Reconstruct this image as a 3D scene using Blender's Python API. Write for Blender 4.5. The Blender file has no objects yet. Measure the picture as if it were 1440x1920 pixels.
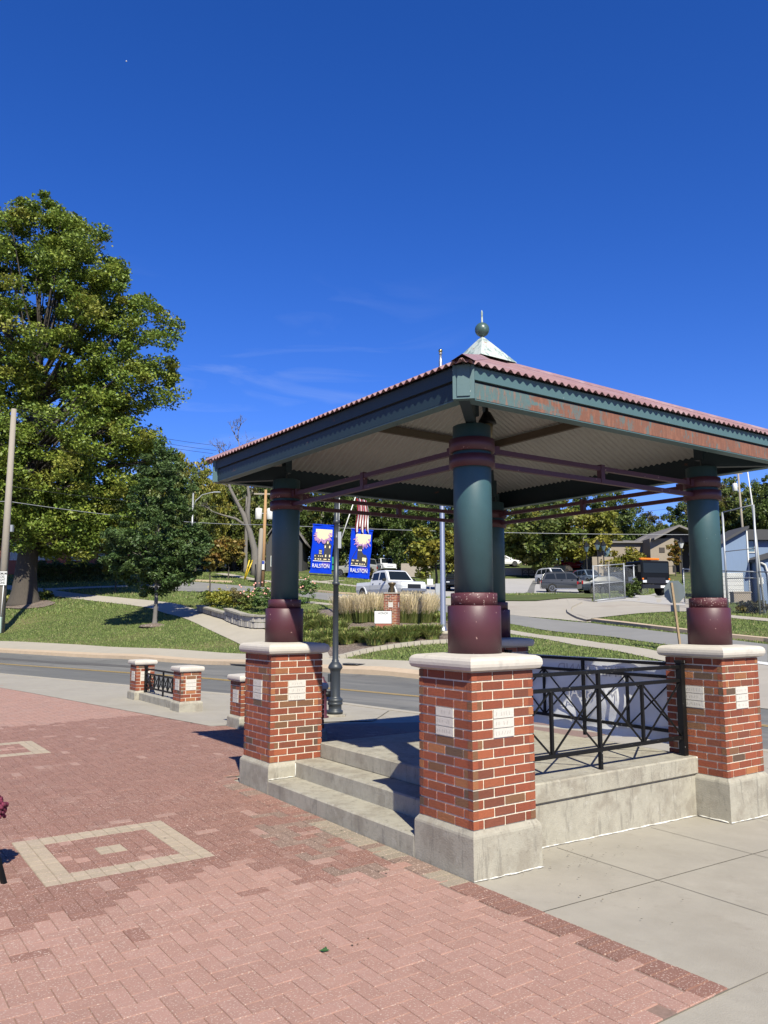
import bpy, math, random
import numpy as np
from mathutils import Vector, Matrix
R_=math.radians
random.seed(7); rng=np.random.default_rng(11)
C=bpy.context.scene.collection
# ------------------------------------------------------------------ camera, world, sun, exposure
H=1.805; PITCH=7.45; FPX=1480.0
cd=bpy.data.cameras.new('camera'); cam=bpy.data.objects.new('camera',cd); C.objects.link(cam)
cam.location=(0,0,H); cam.rotation_euler=(R_(90+PITCH),0,0)
cd.sensor_fit='VERTICAL'; cd.sensor_height=24; cd.lens=24*FPX/1920
cd.clip_start=.05; cd.clip_end=3000
bpy.context.scene.camera=cam
SUNV=Vector((.262,-1.045,1.0))            # towards the sun
w=bpy.data.worlds.new('World'); bpy.context.scene.world=w; w.use_nodes=True
nt=w.node_tree; nt.nodes.clear()
wo=nt.nodes.new('ShaderNodeOutputWorld'); bg=nt.nodes.new('ShaderNodeBackground'); sk=nt.nodes.new('ShaderNodeTexSky')
sk.sky_type='NISHITA'; sk.sun_disc=False; sk.sun_elevation=R_(42.8); sk.sun_rotation=math.atan2(SUNV.x,SUNV.y)
sk.air_density=1.0; sk.dust_density=0.15; sk.ozone_density=4.0; sk.altitude=300
hs=nt.nodes.new('ShaderNodeHueSaturation'); hs.inputs['Saturation'].default_value=1.28; hs.inputs['Value'].default_value=1.0
tn=nt.nodes.new('ShaderNodeMixRGB'); tn.blend_type='MULTIPLY'; tn.inputs[0].default_value=1; tn.inputs[2].default_value=(1.03,1.02,1.68,1)
nt.links.new(sk.outputs[0],hs.inputs['Color']); nt.links.new(hs.outputs[0],tn.inputs[1])
tc=nt.nodes.new('ShaderNodeTexCoord'); mp=nt.nodes.new('ShaderNodeMapping'); mp.inputs['Scale'].default_value=(3,3,14)
mp.inputs['Rotation'].default_value=(0,R_(12),0)
nz=nt.nodes.new('ShaderNodeTexNoise'); nz.inputs['Scale'].default_value=1.6; nz.inputs['Detail'].default_value=8; nz.inputs['Distortion'].default_value=1.2
cr=nt.nodes.new('ShaderNodeValToRGB'); cr.color_ramp.elements[0].position=.53; cr.color_ramp.elements[1].position=.95
cr.color_ramp.elements[1].color=(.62,.62,.62,1)
sx=nt.nodes.new('ShaderNodeSeparateXYZ'); mr=nt.nodes.new('ShaderNodeMapRange')
mr.inputs[1].default_value=.42; mr.inputs[2].default_value=.2; mr.inputs[3].default_value=0; mr.inputs[4].default_value=1
mu=nt.nodes.new('ShaderNodeMath'); mu.operation='MULTIPLY'
mx=nt.nodes.new('ShaderNodeMixRGB'); mx.inputs[2].default_value=(5.5,6.6,9.5,1)
L=nt.links.new
L(tc.outputs['Generated'],mp.inputs[0]); L(mp.outputs[0],nz.inputs[0]); L(nz.outputs[0],cr.inputs[0])
L(tc.outputs['Generated'],sx.inputs[0]); L(sx.outputs[2],mr.inputs[0]); L(cr.outputs[0],mu.inputs[0]); L(mr.outputs[0],mu.inputs[1])
m3=nt.nodes.new('ShaderNodeMapRange'); m3.inputs[1].default_value=.14; m3.inputs[2].default_value=-.02; m3.inputs[3].default_value=0; m3.inputs[4].default_value=1; m4=nt.nodes.new('ShaderNodeMath'); m4.operation='MULTIPLY'; L(sx.outputs[0],m3.inputs[0]); L(mu.outputs[0],m4.inputs[0]); L(m3.outputs[0],m4.inputs[1]); L(m4.outputs[0],mx.inputs[0]); L(tn.outputs[0],mx.inputs[1]); L(mx.outputs[0],bg.inputs[0]); L(bg.outputs[0],wo.inputs[0])
bg.inputs[1].default_value=.053
sd=bpy.data.lights.new('sun','SUN'); sd.energy=5.0; sd.angle=R_(.53); sd.color=(1,.955,.80)
so=bpy.data.objects.new('sun',sd); C.objects.link(so); so.rotation_euler=SUNV.to_track_quat('Z','Y').to_euler()
vs=bpy.context.scene.view_settings; vs.view_transform='Standard'; vs.look='None'; vs.exposure=.88; vs.gamma=1
try: vs.use_curve_mapping=False
except Exception: pass

# ------------------------------------------------------------------ materials
def N(nt,t,**k):
    n=nt.nodes.new(t)
    for a,b in k.items(): setattr(n,a,b)
    return n
ALB=.69
def sc(c): return tuple(x*ALB for x in c)
def mat(name,col,rough=.8,amt=0.,scale=8.,bump=0.,bscale=60.,metal=0.,attr=False,transl=0.,spec=.5,coat=0.,col2=None,stretch=None,dots=None,extra=None,seed=0.):
    col=col if attr else sc(col)
    if col2: col2=sc(col2)
    if dots: dots=(dots[0],dots[1],sc(dots[2]))
    m=bpy.data.materials.new(name); m.use_nodes=True; nt=m.node_tree; L=nt.links.new
    b=nt.nodes['Principled BSDF']; b.inputs['Roughness'].default_value=rough; b.inputs['Metallic'].default_value=metal
    b.inputs['Specular IOR Level'].default_value=spec
    if coat: b.inputs['Coat Weight'].default_value=coat; b.inputs['Coat Roughness'].default_value=.05
    tc=N(nt,'ShaderNodeTexCoord'); vec=tc.outputs['Object']
    if stretch:
        mp=N(nt,'ShaderNodeMapping'); mp.inputs['Scale'].default_value=stretch; L(vec,mp.inputs[0]); vec=mp.outputs[0]
    if attr:
        a=N(nt,'ShaderNodeAttribute',attribute_name='Col'); src=a.outputs[0]
        if col!=(1,1,1) or name in('brick','paver','split_stone'):
            mm=N(nt,'ShaderNodeMixRGB',blend_type='MULTIPLY'); mm.inputs[0].default_value=1; mm.inputs[2].default_value=(*(col if col!=(1,1,1) else (ALB,)*3),1); L(src,mm.inputs[1]); src=mm.outputs[0]
    else:
        a=N(nt,'ShaderNodeRGB'); a.outputs[0].default_value=(*col,1); src=a.outputs[0]
    if amt or col2:
        nz=N(nt,'ShaderNodeTexNoise',noise_dimensions='4D'); nz.inputs['W'].default_value=seed; nz.inputs['Scale'].default_value=scale; nz.inputs['Detail'].default_value=8; nz.inputs['Roughness'].default_value=.65
        L(vec,nz.inputs[0])
        if col2:
            rp=N(nt,'ShaderNodeValToRGB'); rp.color_ramp.elements[0].position=.42; rp.color_ramp.elements[1].position=.6
            L(nz.outputs[0],rp.inputs[0]); mm=N(nt,'ShaderNodeMixRGB'); L(rp.outputs[0],mm.inputs[0]); L(src,mm.inputs[1]); mm.inputs[2].default_value=(*col2,1); src=mm.outputs[0]
        if amt:
            nz2=N(nt,'ShaderNodeTexNoise'); nz2.inputs['Scale'].default_value=scale*2.7; nz2.inputs['Detail'].default_value=10; nz2.inputs['Roughness'].default_value=.7; L(vec,nz2.inputs[0])
            ad=N(nt,'ShaderNodeMath',operation='ADD'); L(nz.outputs[0],ad.inputs[0]); L(nz2.outputs[0],ad.inputs[1])
            mr=N(nt,'ShaderNodeMapRange'); mr.inputs[1].default_value=.6; mr.inputs[2].default_value=1.4; mr.inputs[3].default_value=1-amt; mr.inputs[4].default_value=1+amt
            L(ad.outputs[0],mr.inputs[0]); mm=N(nt,'ShaderNodeMixRGB',blend_type='MULTIPLY'); mm.inputs[0].default_value=1; L(src,mm.inputs[1]); L(mr.outputs[0],mm.inputs[2]); src=mm.outputs[0]
    if dots: # (scale, threshold, colour): flecks / chips
        vo=N(nt,'ShaderNodeTexNoise'); vo.inputs['Scale'].default_value=dots[0]; vo.inputs['Detail'].default_value=2; L(vec,vo.inputs[0])
        rp=N(nt,'ShaderNodeValToRGB'); rp.color_ramp.elements[0].position=dots[1]; rp.color_ramp.elements[1].position=dots[1]+.02
        L(vo.outputs[0],rp.inputs[0]); mm=N(nt,'ShaderNodeMixRGB'); L(rp.outputs[0],mm.inputs[0]); L(src,mm.inputs[1]); mm.inputs[2].default_value=(*dots[2],1); src=mm.outputs[0]
    if extra: src=extra(nt,L,src,tc)
    L(src,b.inputs['Base Color'])
    if bump:
        nb=N(nt,'ShaderNodeTexNoise'); nb.inputs['Scale'].default_value=bscale; nb.inputs['Detail'].default_value=6; L(vec,nb.inputs[0])
        bp=N(nt,'ShaderNodeBump'); bp.inputs['Strength'].default_value=bump; bp.inputs['Distance'].default_value=.01; L(nb.outputs[0],bp.inputs['Height']); L(bp.outputs[0],b.inputs['Normal'])
    if transl:
        out=nt.nodes['Material Output']; tr=N(nt,'ShaderNodeBsdfTranslucent'); mixs=N(nt,'ShaderNodeMixShader'); mixs.inputs[0].default_value=transl
        L(src,tr.inputs[0]); L(b.outputs[0],mixs.inputs[1]); L(tr.outputs[0],mixs.inputs[2]); L(mixs.outputs[0],out.inputs[0])
    return m
def ex_blotch(scale,lo,hi,col,amount=1.,stretch=None,axis=None,detail=6,rot=None):
    """patches of another colour with their own noise shape; axis=(i,lo,hi) keeps them to a band of the object"""
    def f(nt,L,src,tc):
        vec=tc.outputs['Object']
        v0=vec
        if rot is not None:
            mq=N(nt,'ShaderNodeMapping'); mq.inputs['Rotation'].default_value=(0,0,R_(rot)); L(vec,mq.inputs[0]); vec=mq.outputs[0]
        if stretch:
            mp=N(nt,'ShaderNodeMapping'); mp.inputs['Scale'].default_value=stretch; L(vec,mp.inputs[0]); vec=mp.outputs[0]
        nz=N(nt,'ShaderNodeTexNoise'); nz.inputs['Scale'].default_value=scale; nz.inputs['Detail'].default_value=detail; nz.inputs['Roughness'].default_value=.7; L(vec,nz.inputs[0])
        fac=nz.outputs[0]
        if axis:
            s=N(nt,'ShaderNodeSeparateXYZ'); L(v0,s.inputs[0]); mr=N(nt,'ShaderNodeMapRange'); mr.inputs[1].default_value=axis[1]; mr.inputs[2].default_value=axis[2]; mr.inputs[3].default_value=-.25; mr.inputs[4].default_value=.12
            L(s.outputs[axis[0]],mr.inputs[0]); ad=N(nt,'ShaderNodeMath',operation='ADD'); L(fac,ad.inputs[0]); L(mr.outputs[0],ad.inputs[1]); fac=ad.outputs[0]
        rp=N(nt,'ShaderNodeMapRange'); rp.inputs[1].default_value=lo; rp.inputs[2].default_value=hi; rp.inputs[3].default_value=0; rp.inputs[4].default_value=amount
        L(fac,rp.inputs[0]); mm=N(nt,'ShaderNodeMixRGB'); L(rp.outputs[0],mm.inputs[0]); L(src,mm.inputs[1]); mm.inputs[2].default_value=(*sc(col),1)
        return mm.outputs[0]
    return f
def chain(*fs):
    def f(nt,L,src,tc):
        for g in fs: src=g(nt,L,src,tc)
        return src
    return f
M={}
M['brick']=mat('brick',(1,1,1),.85,.18,22,.5,90,attr=True,extra=ex_blotch(9,.6,.72,(.12,.07,.045),.55,stretch=(6,6,1)))
M['paver']=mat('paver',(1,1,1),.9,.14,14,.35,150,attr=True,dots=(95,.615,(.58,.43,.36)),extra=chain(ex_blotch(2.2,.58,.7,(.5,.36,.3),.3),ex_blotch(40,.6,.7,(.6,.45,.4),.35,detail=3)))
M['stone']=mat('limestone',(.60,.55,.48),.8,.10,9,.12,60,extra=ex_blotch(7,.56,.68,(.36,.33,.29),.5))
M['plaque']=mat('plaque_stone',(.64,.60,.54),.85,.10,40,.3,70)
M['footing']=mat('footing_concrete',(.40,.37,.30),.9,.20,5,.35,80,extra=chain(ex_blotch(3.5,.48,.62,(.27,.235,.185),.7),ex_blotch(3,.56,.63,(.22,.20,.165),.6,stretch=(5,5,.8)),ex_blotch(28,.63,.67,(.18,.16,.13),.5),ex_blotch(11,.6,.68,(.5,.47,.41),.5)))
M['engr']=None
M['conc']=mat('pale_concrete',(.39,.355,.295),.9,.12,1.3,.25,120,extra=chain(ex_blotch(.7,.5,.66,(.32,.285,.23),.65),ex_blotch(5,.58,.68,(.30,.265,.215),.5),ex_blotch(.35,.55,.7,(.43,.395,.34),.7),ex_blotch(30,.63,.7,(.33,.3,.26),.4)))
M['walk']=mat('sidewalk_concrete',(.43,.385,.31),.9,.10,.8,.2,60)
M['curbtan']=mat('curb_concrete',(.55,.42,.29),.9,.15,2,.2,60)
M['caulk']=mat('white_caulk',(.78,.76,.70),.7,.2,30,extra=ex_blotch(14,.52,.6,(.45,.42,.36),.8))
M['asphalt']=mat('asphalt',(.15,.148,.138),.9,.12,.6,.3,90,extra=chain(ex_blotch(.5,.48,.60,(.23,.22,.20),.75,stretch=(.12,1,1),rot=40),ex_blotch(.9,.54,.62,(.10,.098,.095),.55,stretch=(.10,1.2,1),rot=40),ex_blotch(1.6,.6,.66,(.085,.083,.08),.6,stretch=(.6,.6,1))))
M['sideroad']=mat('side_road_surface',(.245,.238,.222),.9,.10,.5,.2,60,extra=ex_blotch(.3,.52,.64,(.19,.185,.18),.6))
M['apron']=mat('apron_concrete',(.41,.37,.31),.9,.12,.3,.2,40,extra=ex_blotch(.35,.55,.64,(.34,.29,.24),.6))
M['lot']=mat('parking_surface',(.42,.40,.38),.9,.12,.2,.2,40)
M['patch']=mat('dark_patch',(.10,.095,.09),.95,.2,2,.3,40)
M['yellow']=mat('yellow_paint',(.62,.42,.14),.8,.3,6)
M['whitep']=mat('white_paint',(.75,.74,.72),.7,.05,8)
M['grass']=mat('grass',(.085,.115,.032),.95,.5,4.0,.8,60,spec=.15,extra=chain(ex_blotch(.16,.48,.66,(.24,.19,.10),.75,stretch=(1,2.5,1)),ex_blotch(.5,.48,.62,(.05,.085,.022),.6),ex_blotch(25,.5,.7,(.17,.18,.07),.7)))
M['mulch']=mat('mulch',(.15,.11,.085),.95,.4,8,.8,20,dots=(20,.60,(.42,.36,.31)))
M['teal']=mat('teal_paint',(.038,.095,.108),.5,.16,3,.05,30,spec=.5,dots=(26,.76,(.25,.3,.3)))
M['tealshade']=mat('teal_paint_shaded',(.012,.033,.043),.6,.12,4,.05,30,extra=ex_blotch(3.0,.66,.70,(.22,.075,.035),.8,stretch=(1,1,3)))  # teal with the fascia and rafter shade mixed into its colour, plus rust spots
M['tealrust']=mat('teal_paint_rusting',(.085,.15,.15),.65,.15,6,.15,60,extra=chain(ex_blotch(1.9,.44,.50,(.20,.078,.042),.95,stretch=(1,1,3),axis=(0,-1.2,1.6),detail=12),ex_blotch(22,.50,.60,(.30,.125,.07),.6,stretch=(2.2,1,.4)),ex_blotch(11,.535,.58,(.10,.14,.135),.85,stretch=(1.5,1,.6),detail=10),ex_blotch(45,.62,.66,(.12,.06,.04),.6,stretch=(1.5,1,.5))))
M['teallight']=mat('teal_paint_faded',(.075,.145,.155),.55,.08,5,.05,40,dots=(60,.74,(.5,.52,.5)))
M['maroon']=mat('maroon_paint',(.085,.022,.032),.5,.10,4,.05,30,dots=(30,.72,(.45,.28,.25)))
M['maroonchip']=mat('maroon_paint_chipped',(.10,.024,.03),.55,.12,5,.1,60,dots=(62,.635,(.45,.32,.29)))
M['roofm']=mat('roof_paint_faded',(.33,.19,.19),.5,.15,4,.05,40,spec=.6,extra=chain(ex_blotch(5,.5,.68,(.55,.42,.41),.5),ex_blotch(18,.62,.68,(.25,.07,.06),.6)))
M['soffit']=mat('soffit_cream',(.50,.51,.47),.7,.06,3)
M['purlin']=mat('purlin_steel',(.13,.105,.07),.7,.15,6)
M['copper']=mat('weathered_copper',(.50,.56,.52),.7,.2,8,.3,40,extra=chain(ex_blotch(7,.5,.58,(.14,.22,.22),.8,stretch=(2,2,.7)),ex_blotch(9,.62,.67,(.3,.1,.05),.8)))
M['ball']=mat('patina_ball',(.06,.11,.10),.35,.2,10,.1,60,extra=ex_blotch(12,.58,.66,(.3,.42,.36),.6))
M['black']=mat('black_paint',(.006,.006,.006),.5,.1,10,.02,60,spec=.25,dots=(45,.73,(.25,.24,.23)))
M['postgrey']=mat('dark_grey_post',(.035,.042,.05),.45,.08,6)
M['vinyl']=mat('white_vinyl',(.95,.95,.95),.6,.05,2,transl=.25)
M['vinyltext']=mat('faint_print',(.56,.55,.59),.6)
M['bblue']=mat('blue_fabric',(.0,.045,.62),.85,.06,5,transl=.1,spec=.15)
M['cream']=mat('cream_print',(.85,.72,.42),.7)
M['lilac']=mat('lilac_print',(.42,.22,.45),.7)
M['ink']=mat('dark_print',(.02,.02,.025),.7)
M['white']=mat('white_print',(.8,.8,.8),.7)
M['wood']=mat('grey_pole_wood',(.33,.29,.24),.9,.2,6,.4,40,stretch=(6,6,.5))
M['woodnew']=mat('tan_pole_wood',(.42,.25,.12),.9,.2,6,.3,40,stretch=(6,6,.5))
M['bark']=mat('bark',(.075,.062,.05),.95,.35,4,.9,18,stretch=(3,3,.6))
M['barkpale']=mat('pale_bark',(.17,.155,.14),.95,.35,4,.7,18,stretch=(3,3,.6))
M['alu']=mat('brushed_aluminium',(.62,.62,.63),.35,.05,3,metal=.85)
M['galv']=mat('galvanised_steel',(.42,.44,.46),.5,.1,4,metal=.5)
M['gold']=mat('gold_ball',(.75,.55,.25),.25,metal=1.)
M['signwhite']=mat('sign_white',(.72,.72,.70),.5)
M['signback']=mat('sign_back_aluminium',(.27,.31,.30),.5,.05,5)
M['green']=mat('sign_green',(.0,.22,.09),.5)
M['signblue']=mat('sign_blue',(.02,.05,.35),.5)
M['yplastic']=mat('yellow_guard',(.75,.52,.02),.5)
M['glass']=mat('dark_glass',(.012,.016,.02),.12,spec=.3)
M['bwin']=mat('window_glass',(.10,.16,.20),.12,.3,2,spec=.8)
M['tyre']=mat('tyre',(.012,.012,.012),.85)
M['rim']=mat('alloy_rim',(.45,.45,.46),.3,metal=.8)
M['lampw']=mat('headlight_lens',(.6,.62,.65),.1,spec=.8)
M['lampr']=mat('tail_lens',(.35,.01,.01),.2)
M['amber']=mat('amber_lens',(.85,.2,.01),.3)
M['chrome']=mat('dark_grille',(.05,.05,.055),.25,metal=.7)
M['hbrick']=mat('house_brick',(.30,.10,.065),.9,.25,10,.3,30,stretch=(1,1,3))
M['siding']=mat('beige_siding',(.30,.25,.195),.85,.08,2)
M['sidingblue']=mat('blue_siding',(.17,.24,.37),.8,.1,2,stretch=(6,6,.3))
M['sidingwhite']=mat('white_siding',(.6,.6,.58),.8,.1,2)
M['pink']=mat('pale_pink_stucco',(.62,.43,.34),.85,.08,2)
M['shingle']=mat('roof_shingle',(.19,.175,.165),.9,.2,6,.4,30)
M['shingledark']=mat('dark_shingle',(.06,.06,.065),.9,.2,6,.4,30)
M['beam']=mat('dark_trim',(.05,.04,.035),.8)
M['blockwall']=mat('block_wall',(.36,.31,.26),.95,.2,4,.6,12)
M['rock']=mat('split_stone',(1,1,1),.95,.22,12,.8,20,attr=True)
M['leaf']=mat('leaf',(1.25,1.22,1.0),.5,attr=True,transl=.28,spec=.35)
M['grassblade']=mat('grass_blade',(1,1,1),.7,attr=True,transl=.25,spec=.2)
M['orange']=mat('orange_red_leaf',(.25,.05,.02),.8)
M['red']=mat('flag_red',(.45,.015,.03),.7,transl=.2)
def paint(n,c,metal=.0): return mat(n,c,.13,metal=metal,spec=.4)

# ------------------------------------------------------------------ mesh helpers
class MB:
    def __init__(s): s.v=[];s.f=[];s.c=[];s.m=[];s.s=[]
    def add(s,vs,fs,col=(1,1,1),mi=0,sm=False):
        o=len(s.v); s.v+= [tuple(v) for v in vs]
        for f in fs: s.f.append(tuple(i+o for i in f)); s.c.append(col); s.m.append(mi); s.s.append(sm)
        return s
    def box(s,x0,y0,z0,x1,y1,z1,col=(1,1,1),mi=0,bev=0):
        if bev:
            b=bev; r=[]
            for z,i in ((z0,0),(z0+b,1),(z1-b,1),(z1,0)):
                q=b if i==0 else 0
                r.append([(x0+b,y0+q,z),(x1-b,y0+q,z),(x1-q,y0+b,z),(x1-q,y1-b,z),(x1-b,y1-q,z),(x0+b,y1-q,z),(x0+q,y1-b,z),(x0+q,y0+b,z)])
            return s.loft(r,col=col,mi=mi)
        v=[(x0,y0,z0),(x1,y0,z0),(x1,y1,z0),(x0,y1,z0),(x0,y0,z1),(x1,y0,z1),(x1,y1,z1),(x0,y1,z1)]
        return s.add(v,[(0,3,2,1),(4,5,6,7),(0,1,5,4),(1,2,6,5),(2,3,7,6),(3,0,4,7)],col,mi)
    def loft(s,rings,cap=True,col=(1,1,1),mi=0,sm=False,closed=True):
        n=len(rings[0]); v=[p for r in rings for p in r]; f=[]
        for k in range(len(rings)-1):
            for i in range(n if closed else n-1):
                j=(i+1)%n; f.append((k*n+i,k*n+j,(k+1)*n+j,(k+1)*n+i))
        s.add(v,f,col,mi,sm)
        if cap and closed:
            o=len(s.v)-len(v); s.f.append(tuple(o+i for i in reversed(range(n)))); s.f.append(tuple(o+(len(rings)-1)*n+i for i in range(n)))
            s.c+=[col,col]; s.m+=[mi,mi]; s.s+=[False,False]
        return s
    def lathe(s,prof,cx=0,cy=0,n=32,col=(1,1,1),mi=0,sm=True,cap=True):
        return s.loft([[(cx+r*math.cos(2*math.pi*i/n),cy+r*math.sin(2*math.pi*i/n),z) for i in range(n)] for r,z in prof],cap,col,mi,sm)
    def tube(s,pts,rad,n=8,col=(1,1,1),mi=0,sm=True,cap=True):
        pts=[Vector(p) for p in pts]; rad=[rad]*len(pts) if not hasattr(rad,'__len__') else rad; rings=[]
        for i,p in enumerate(pts):
            d=(pts[min(i+1,len(pts)-1)]-pts[max(i-1,0)]).normalized()
            a=d.orthogonal().normalized() if abs(d.z)>.9 else d.cross(Vector((0,0,1))).normalized()
            b=d.cross(a)
            rings.append([tuple(p+(a*math.cos(2*math.pi*k/n)+b*math.sin(2*math.pi*k/n))*rad[i]) for k in range(n)])
        return s.loft(rings,cap,col,mi,sm)
    def bar(s,a,b,w,h=None,col=(1,1,1),mi=0):
        a=Vector(a);b=Vector(b);h=h or w;d=(b-a).normalized()
        x=d.cross(Vector((0,0,1))); x=Vector((1,0,0)) if x.length<1e-4 else x.normalized(); y=x.cross(d)
        r=[[tuple(p+x*sx*w/2+y*sy*h/2) for sx,sy in ((-1,-1),(1,-1),(1,1),(-1,1))] for p in (a,b)]
        return s.loft(r,True,col,mi)
    def poly(s,pts,z0,z1,col=(1,1,1),mi=0):
        return s.loft([[(x,y,z0) for x,y in pts],[(x,y,z1) for x,y in pts]],True,col,mi)
    def sphere(s,c,r,n=16,col=(1,1,1),mi=0,sq=1):
        return s.lathe([(max(r*math.sin(math.pi*k/(n//2)),1e-4),c[2]-r*sq*math.cos(math.pi*k/(n//2))) for k in range(n//2+1)],c[0],c[1],n,col,mi)
    def build(s,name,mats,parent=None,fix=True):
        me=bpy.data.meshes.new(name); me.from_pydata(s.v,[],s.f)
        if not isinstance(mats,(list,tuple)): mats=[mats]
        for m in mats: me.materials.append(m)
        me.polygons.foreach_set('material_index',s.m); me.polygons.foreach_set('use_smooth',s.s)
        ca=me.color_attributes.new('Col','FLOAT_COLOR','CORNER')
        lt=np.array([len(f) for f in s.f]); cc=np.repeat(np.array([(*c,1) for c in s.c],dtype=np.float32),lt,axis=0)
        ca.data.foreach_set('color',cc.ravel())
        if fix:
            import bmesh
            b=bmesh.new(); b.from_mesh(me); bmesh.ops.recalc_face_normals(b,faces=b.faces); b.to_mesh(me); b.free()
        me.update(); o=bpy.data.objects.new(name,me); C.objects.link(o)
        if parent: o.parent=parent
        return o
def tag(o,label=None,cat=None,group=None,kind=None):
    if label: o['label']=label
    if cat: o['category']=cat
    if group: o['group']=group
    if kind: o['kind']=kind
    return o
def empty(name,loc,rz=0,label=None,cat=None,group=None):
    o=bpy.data.objects.new(name,None); C.objects.link(o); o.location=loc; o.rotation_euler=(0,0,rz); o.empty_display_size=.3
    return tag(o,label,cat,group)
def copy_tree(o,parent=None):
    c=o.copy(); C.objects.link(c); c.parent=parent
    for ch in [x for x in C.objects if x.parent==o]: copy_tree(ch,c)
    return c
def textmesh(name,s,size,m,parent=None,mtx=None,bold=0,align='CENTER',xs=1,extr=.0015):
    cu=bpy.data.curves.new(name,'FONT'); cu.body=s; cu.size=size; cu.align_x=align; cu.align_y='CENTER'; cu.extrude=extr; cu.offset=bold
    t=bpy.data.objects.new(name,cu); C.objects.link(t); bpy.context.view_layer.update()
    me=bpy.data.meshes.new_from_object(t.evaluated_get(bpy.context.evaluated_depsgraph_get())); bpy.data.objects.remove(t)
    me.transform(Matrix.Diagonal((xs,1,1,1)))
    if mtx: me.transform(mtx)
    me.materials.clear(); me.materials.append(m); o=bpy.data.objects.new(name,me); C.objects.link(o)
    if parent: o.parent=parent
    return o

# ------------------------------------------------------------------ rays, pavilion frame, terrain
X0,Y0,PHI=.6203,5.7028,.6126; GU,GV=-.0192,.0105; SU=3.0909; SS=SU+.61
cp,sp=math.cos(PHI),math.sin(PHI)
Fv=np.array([0,math.cos(R_(PITCH)),math.sin(R_(PITCH))]); Uv=np.array([0,-math.sin(R_(PITCH)),math.cos(R_(PITCH))]); Rv=np.array([1.,0,0])
def ray(x,y): return Fv+Rv*(x-720)/FPX-Uv*(y-960)/FPX
def at(x,y,Y): d=ray(x,y); return np.array([0,0,H])+d*(Y/d[1])      # point of the view seen in that direction, Y metres ahead
def uv(x,y): a=x-X0;b=y-Y0; return a*cp+b*sp,-a*sp+b*cp
def xy(u,v): return X0+u*cp-v*sp, Y0+u*sp+v*cp
def base(x,y):
    u,v=uv(x,y); return GU*np.clip(u,0,4)+GV*np.clip(v,0,4)
CP=[(0,1205,42),(-250,1196,50),(0,1223,37.5),(200,1234,33),(200,1216,36),(100,1211,38.5),(100,1229,35),(300,1240,30.6),(300,1223,33),(330,1232,31.5),(460,1230,30.5),(407,1246,28.5),(607,1237,26.5),(607,1261,24.8),(773,1245,24),(785,1272,22.5),
(0,1185,47),(0,1140,54),(45,1130,56),(-250,1130,58),(100,1108,62),(200,1120,55),(200,1088,69),(0,1088,69),(300,1132,49.5),(290,1170,41),(370,1143,46),(480,1196,34),(150,1160,47),
(340,1112,58),(340,1095,66),(440,1108,58),(440,1092,68),(510,1110,56),(510,1102,63),(564,1118,51),(564,1108,58),(672,1117,54),(627,1126,47),(800,1131,51),(810,1141,45),(839,1149,42),
(956,1129,50),(956,1155,42),(956,1169,38),(400,1075,80),(478,1075,80),(560,1085,75),(650,1098,66),(730,1085,82),(850,1087,88),(760,1098,72),(850,1112,62),
(640,1238,26.2),(820,1205,28.3),(700,1217,27.3),(831,1185,30.5),(718,1172,32.5),(600,1200,31),(600,1155,37.5),(640,1137,41),
(1151,1194,30),(1241,1207,27),(1440,1243,22.5),(1430,1280,19.3),(1100,1165,38),(1115,1161,38.5),(1223,1180,32),(1288,1187,30.5),(1440,1203,27.5),(1700,1215,25),(1440,1160,35),(1281,1145,40),(1180,1150,39.5),
(1113,1128,48),(1175,1122,49),(1060,1113,68),(950,1111,64),(1100,1096,84),(1000,1086,95),(950,1088,92),(1260,1120,52),(1360,1135,50),(1440,1140,48),(1600,1145,46),
(1000,1060,110),(1150,1070,104),(1300,1074,96),(1100,1070,108),(1450,1085,80),(700,1072,100),(560,1070,100),(300,1074,90),(100,1074,80),(-300,1085,75),
(960,1190,33),(1100,1210,28.5),(1240,1228,24.5),(1000,1292,20)]
for px in range(-700,2300,300):
    CP+=[(px,1063,150),(px,1056,230)]
cx=[];cz=[]
for a,b,Y in CP:
    p=at(a,b,Y); cx.append(p[:2]); cz.append(p[2]-base(p[0],p[1]))
def zero_line():  # near street edge and plaza stay level
    out=[]
    for a,b in ((-600,1232),(-200,1248),(0,1262),(220,1282),(430,1300),(641,1316),(785,1335),(1000,1362),(1430,1382),(1900,1450)):
        d=ray(a,b); t=-H/d[2]; out.append(d[:2]*t)
    return out
ZL=zero_line()
for q in ZL: cx.append(q);cz.append(0.)
for q in ((-6,10),(0,8),(8,8),(14,4),(-20,14),(20,2),(0,-8),(30,-8),(-40,10),(-60,30)): cx.append(np.array(q,float));cz.append(0.)
cx=np.array(cx)/20.;cz=np.array(cz)
def tps(r2): return .5*r2*np.log(r2+1e-9)
n_=len(cx); r2=((cx[:,None]-cx[None])**2).sum(-1); K=tps(r2)+np.eye(n_)*.004
Pm=np.c_[np.ones(n_),cx]; A=np.block([[K,Pm],[Pm.T,np.zeros((3,3))]]); sol=np.linalg.solve(A,np.r_[cz,np.zeros(3)])
zx=np.array([q[0] for q in ZL]); zy=np.array([q[1] for q in ZL])
def T(x,y):
    x=np.atleast_1d(np.asarray(x,float));y=np.atleast_1d(np.asarray(y,float)); q=np.c_[x,y]/20.
    r2=((q[:,None]-cx[None])**2).sum(-1); z=tps(r2)@sol[:n_]+sol[n_]+q@sol[n_+1:]
    s=np.clip((y-np.interp(x,zx,zy))/4.,0,1); s=s*s*(3-2*s)
    z=np.clip(z,-.3,40)
    return base(x,y)+z*s
def T1(x,y): return float(T(x,y)[0])
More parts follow.
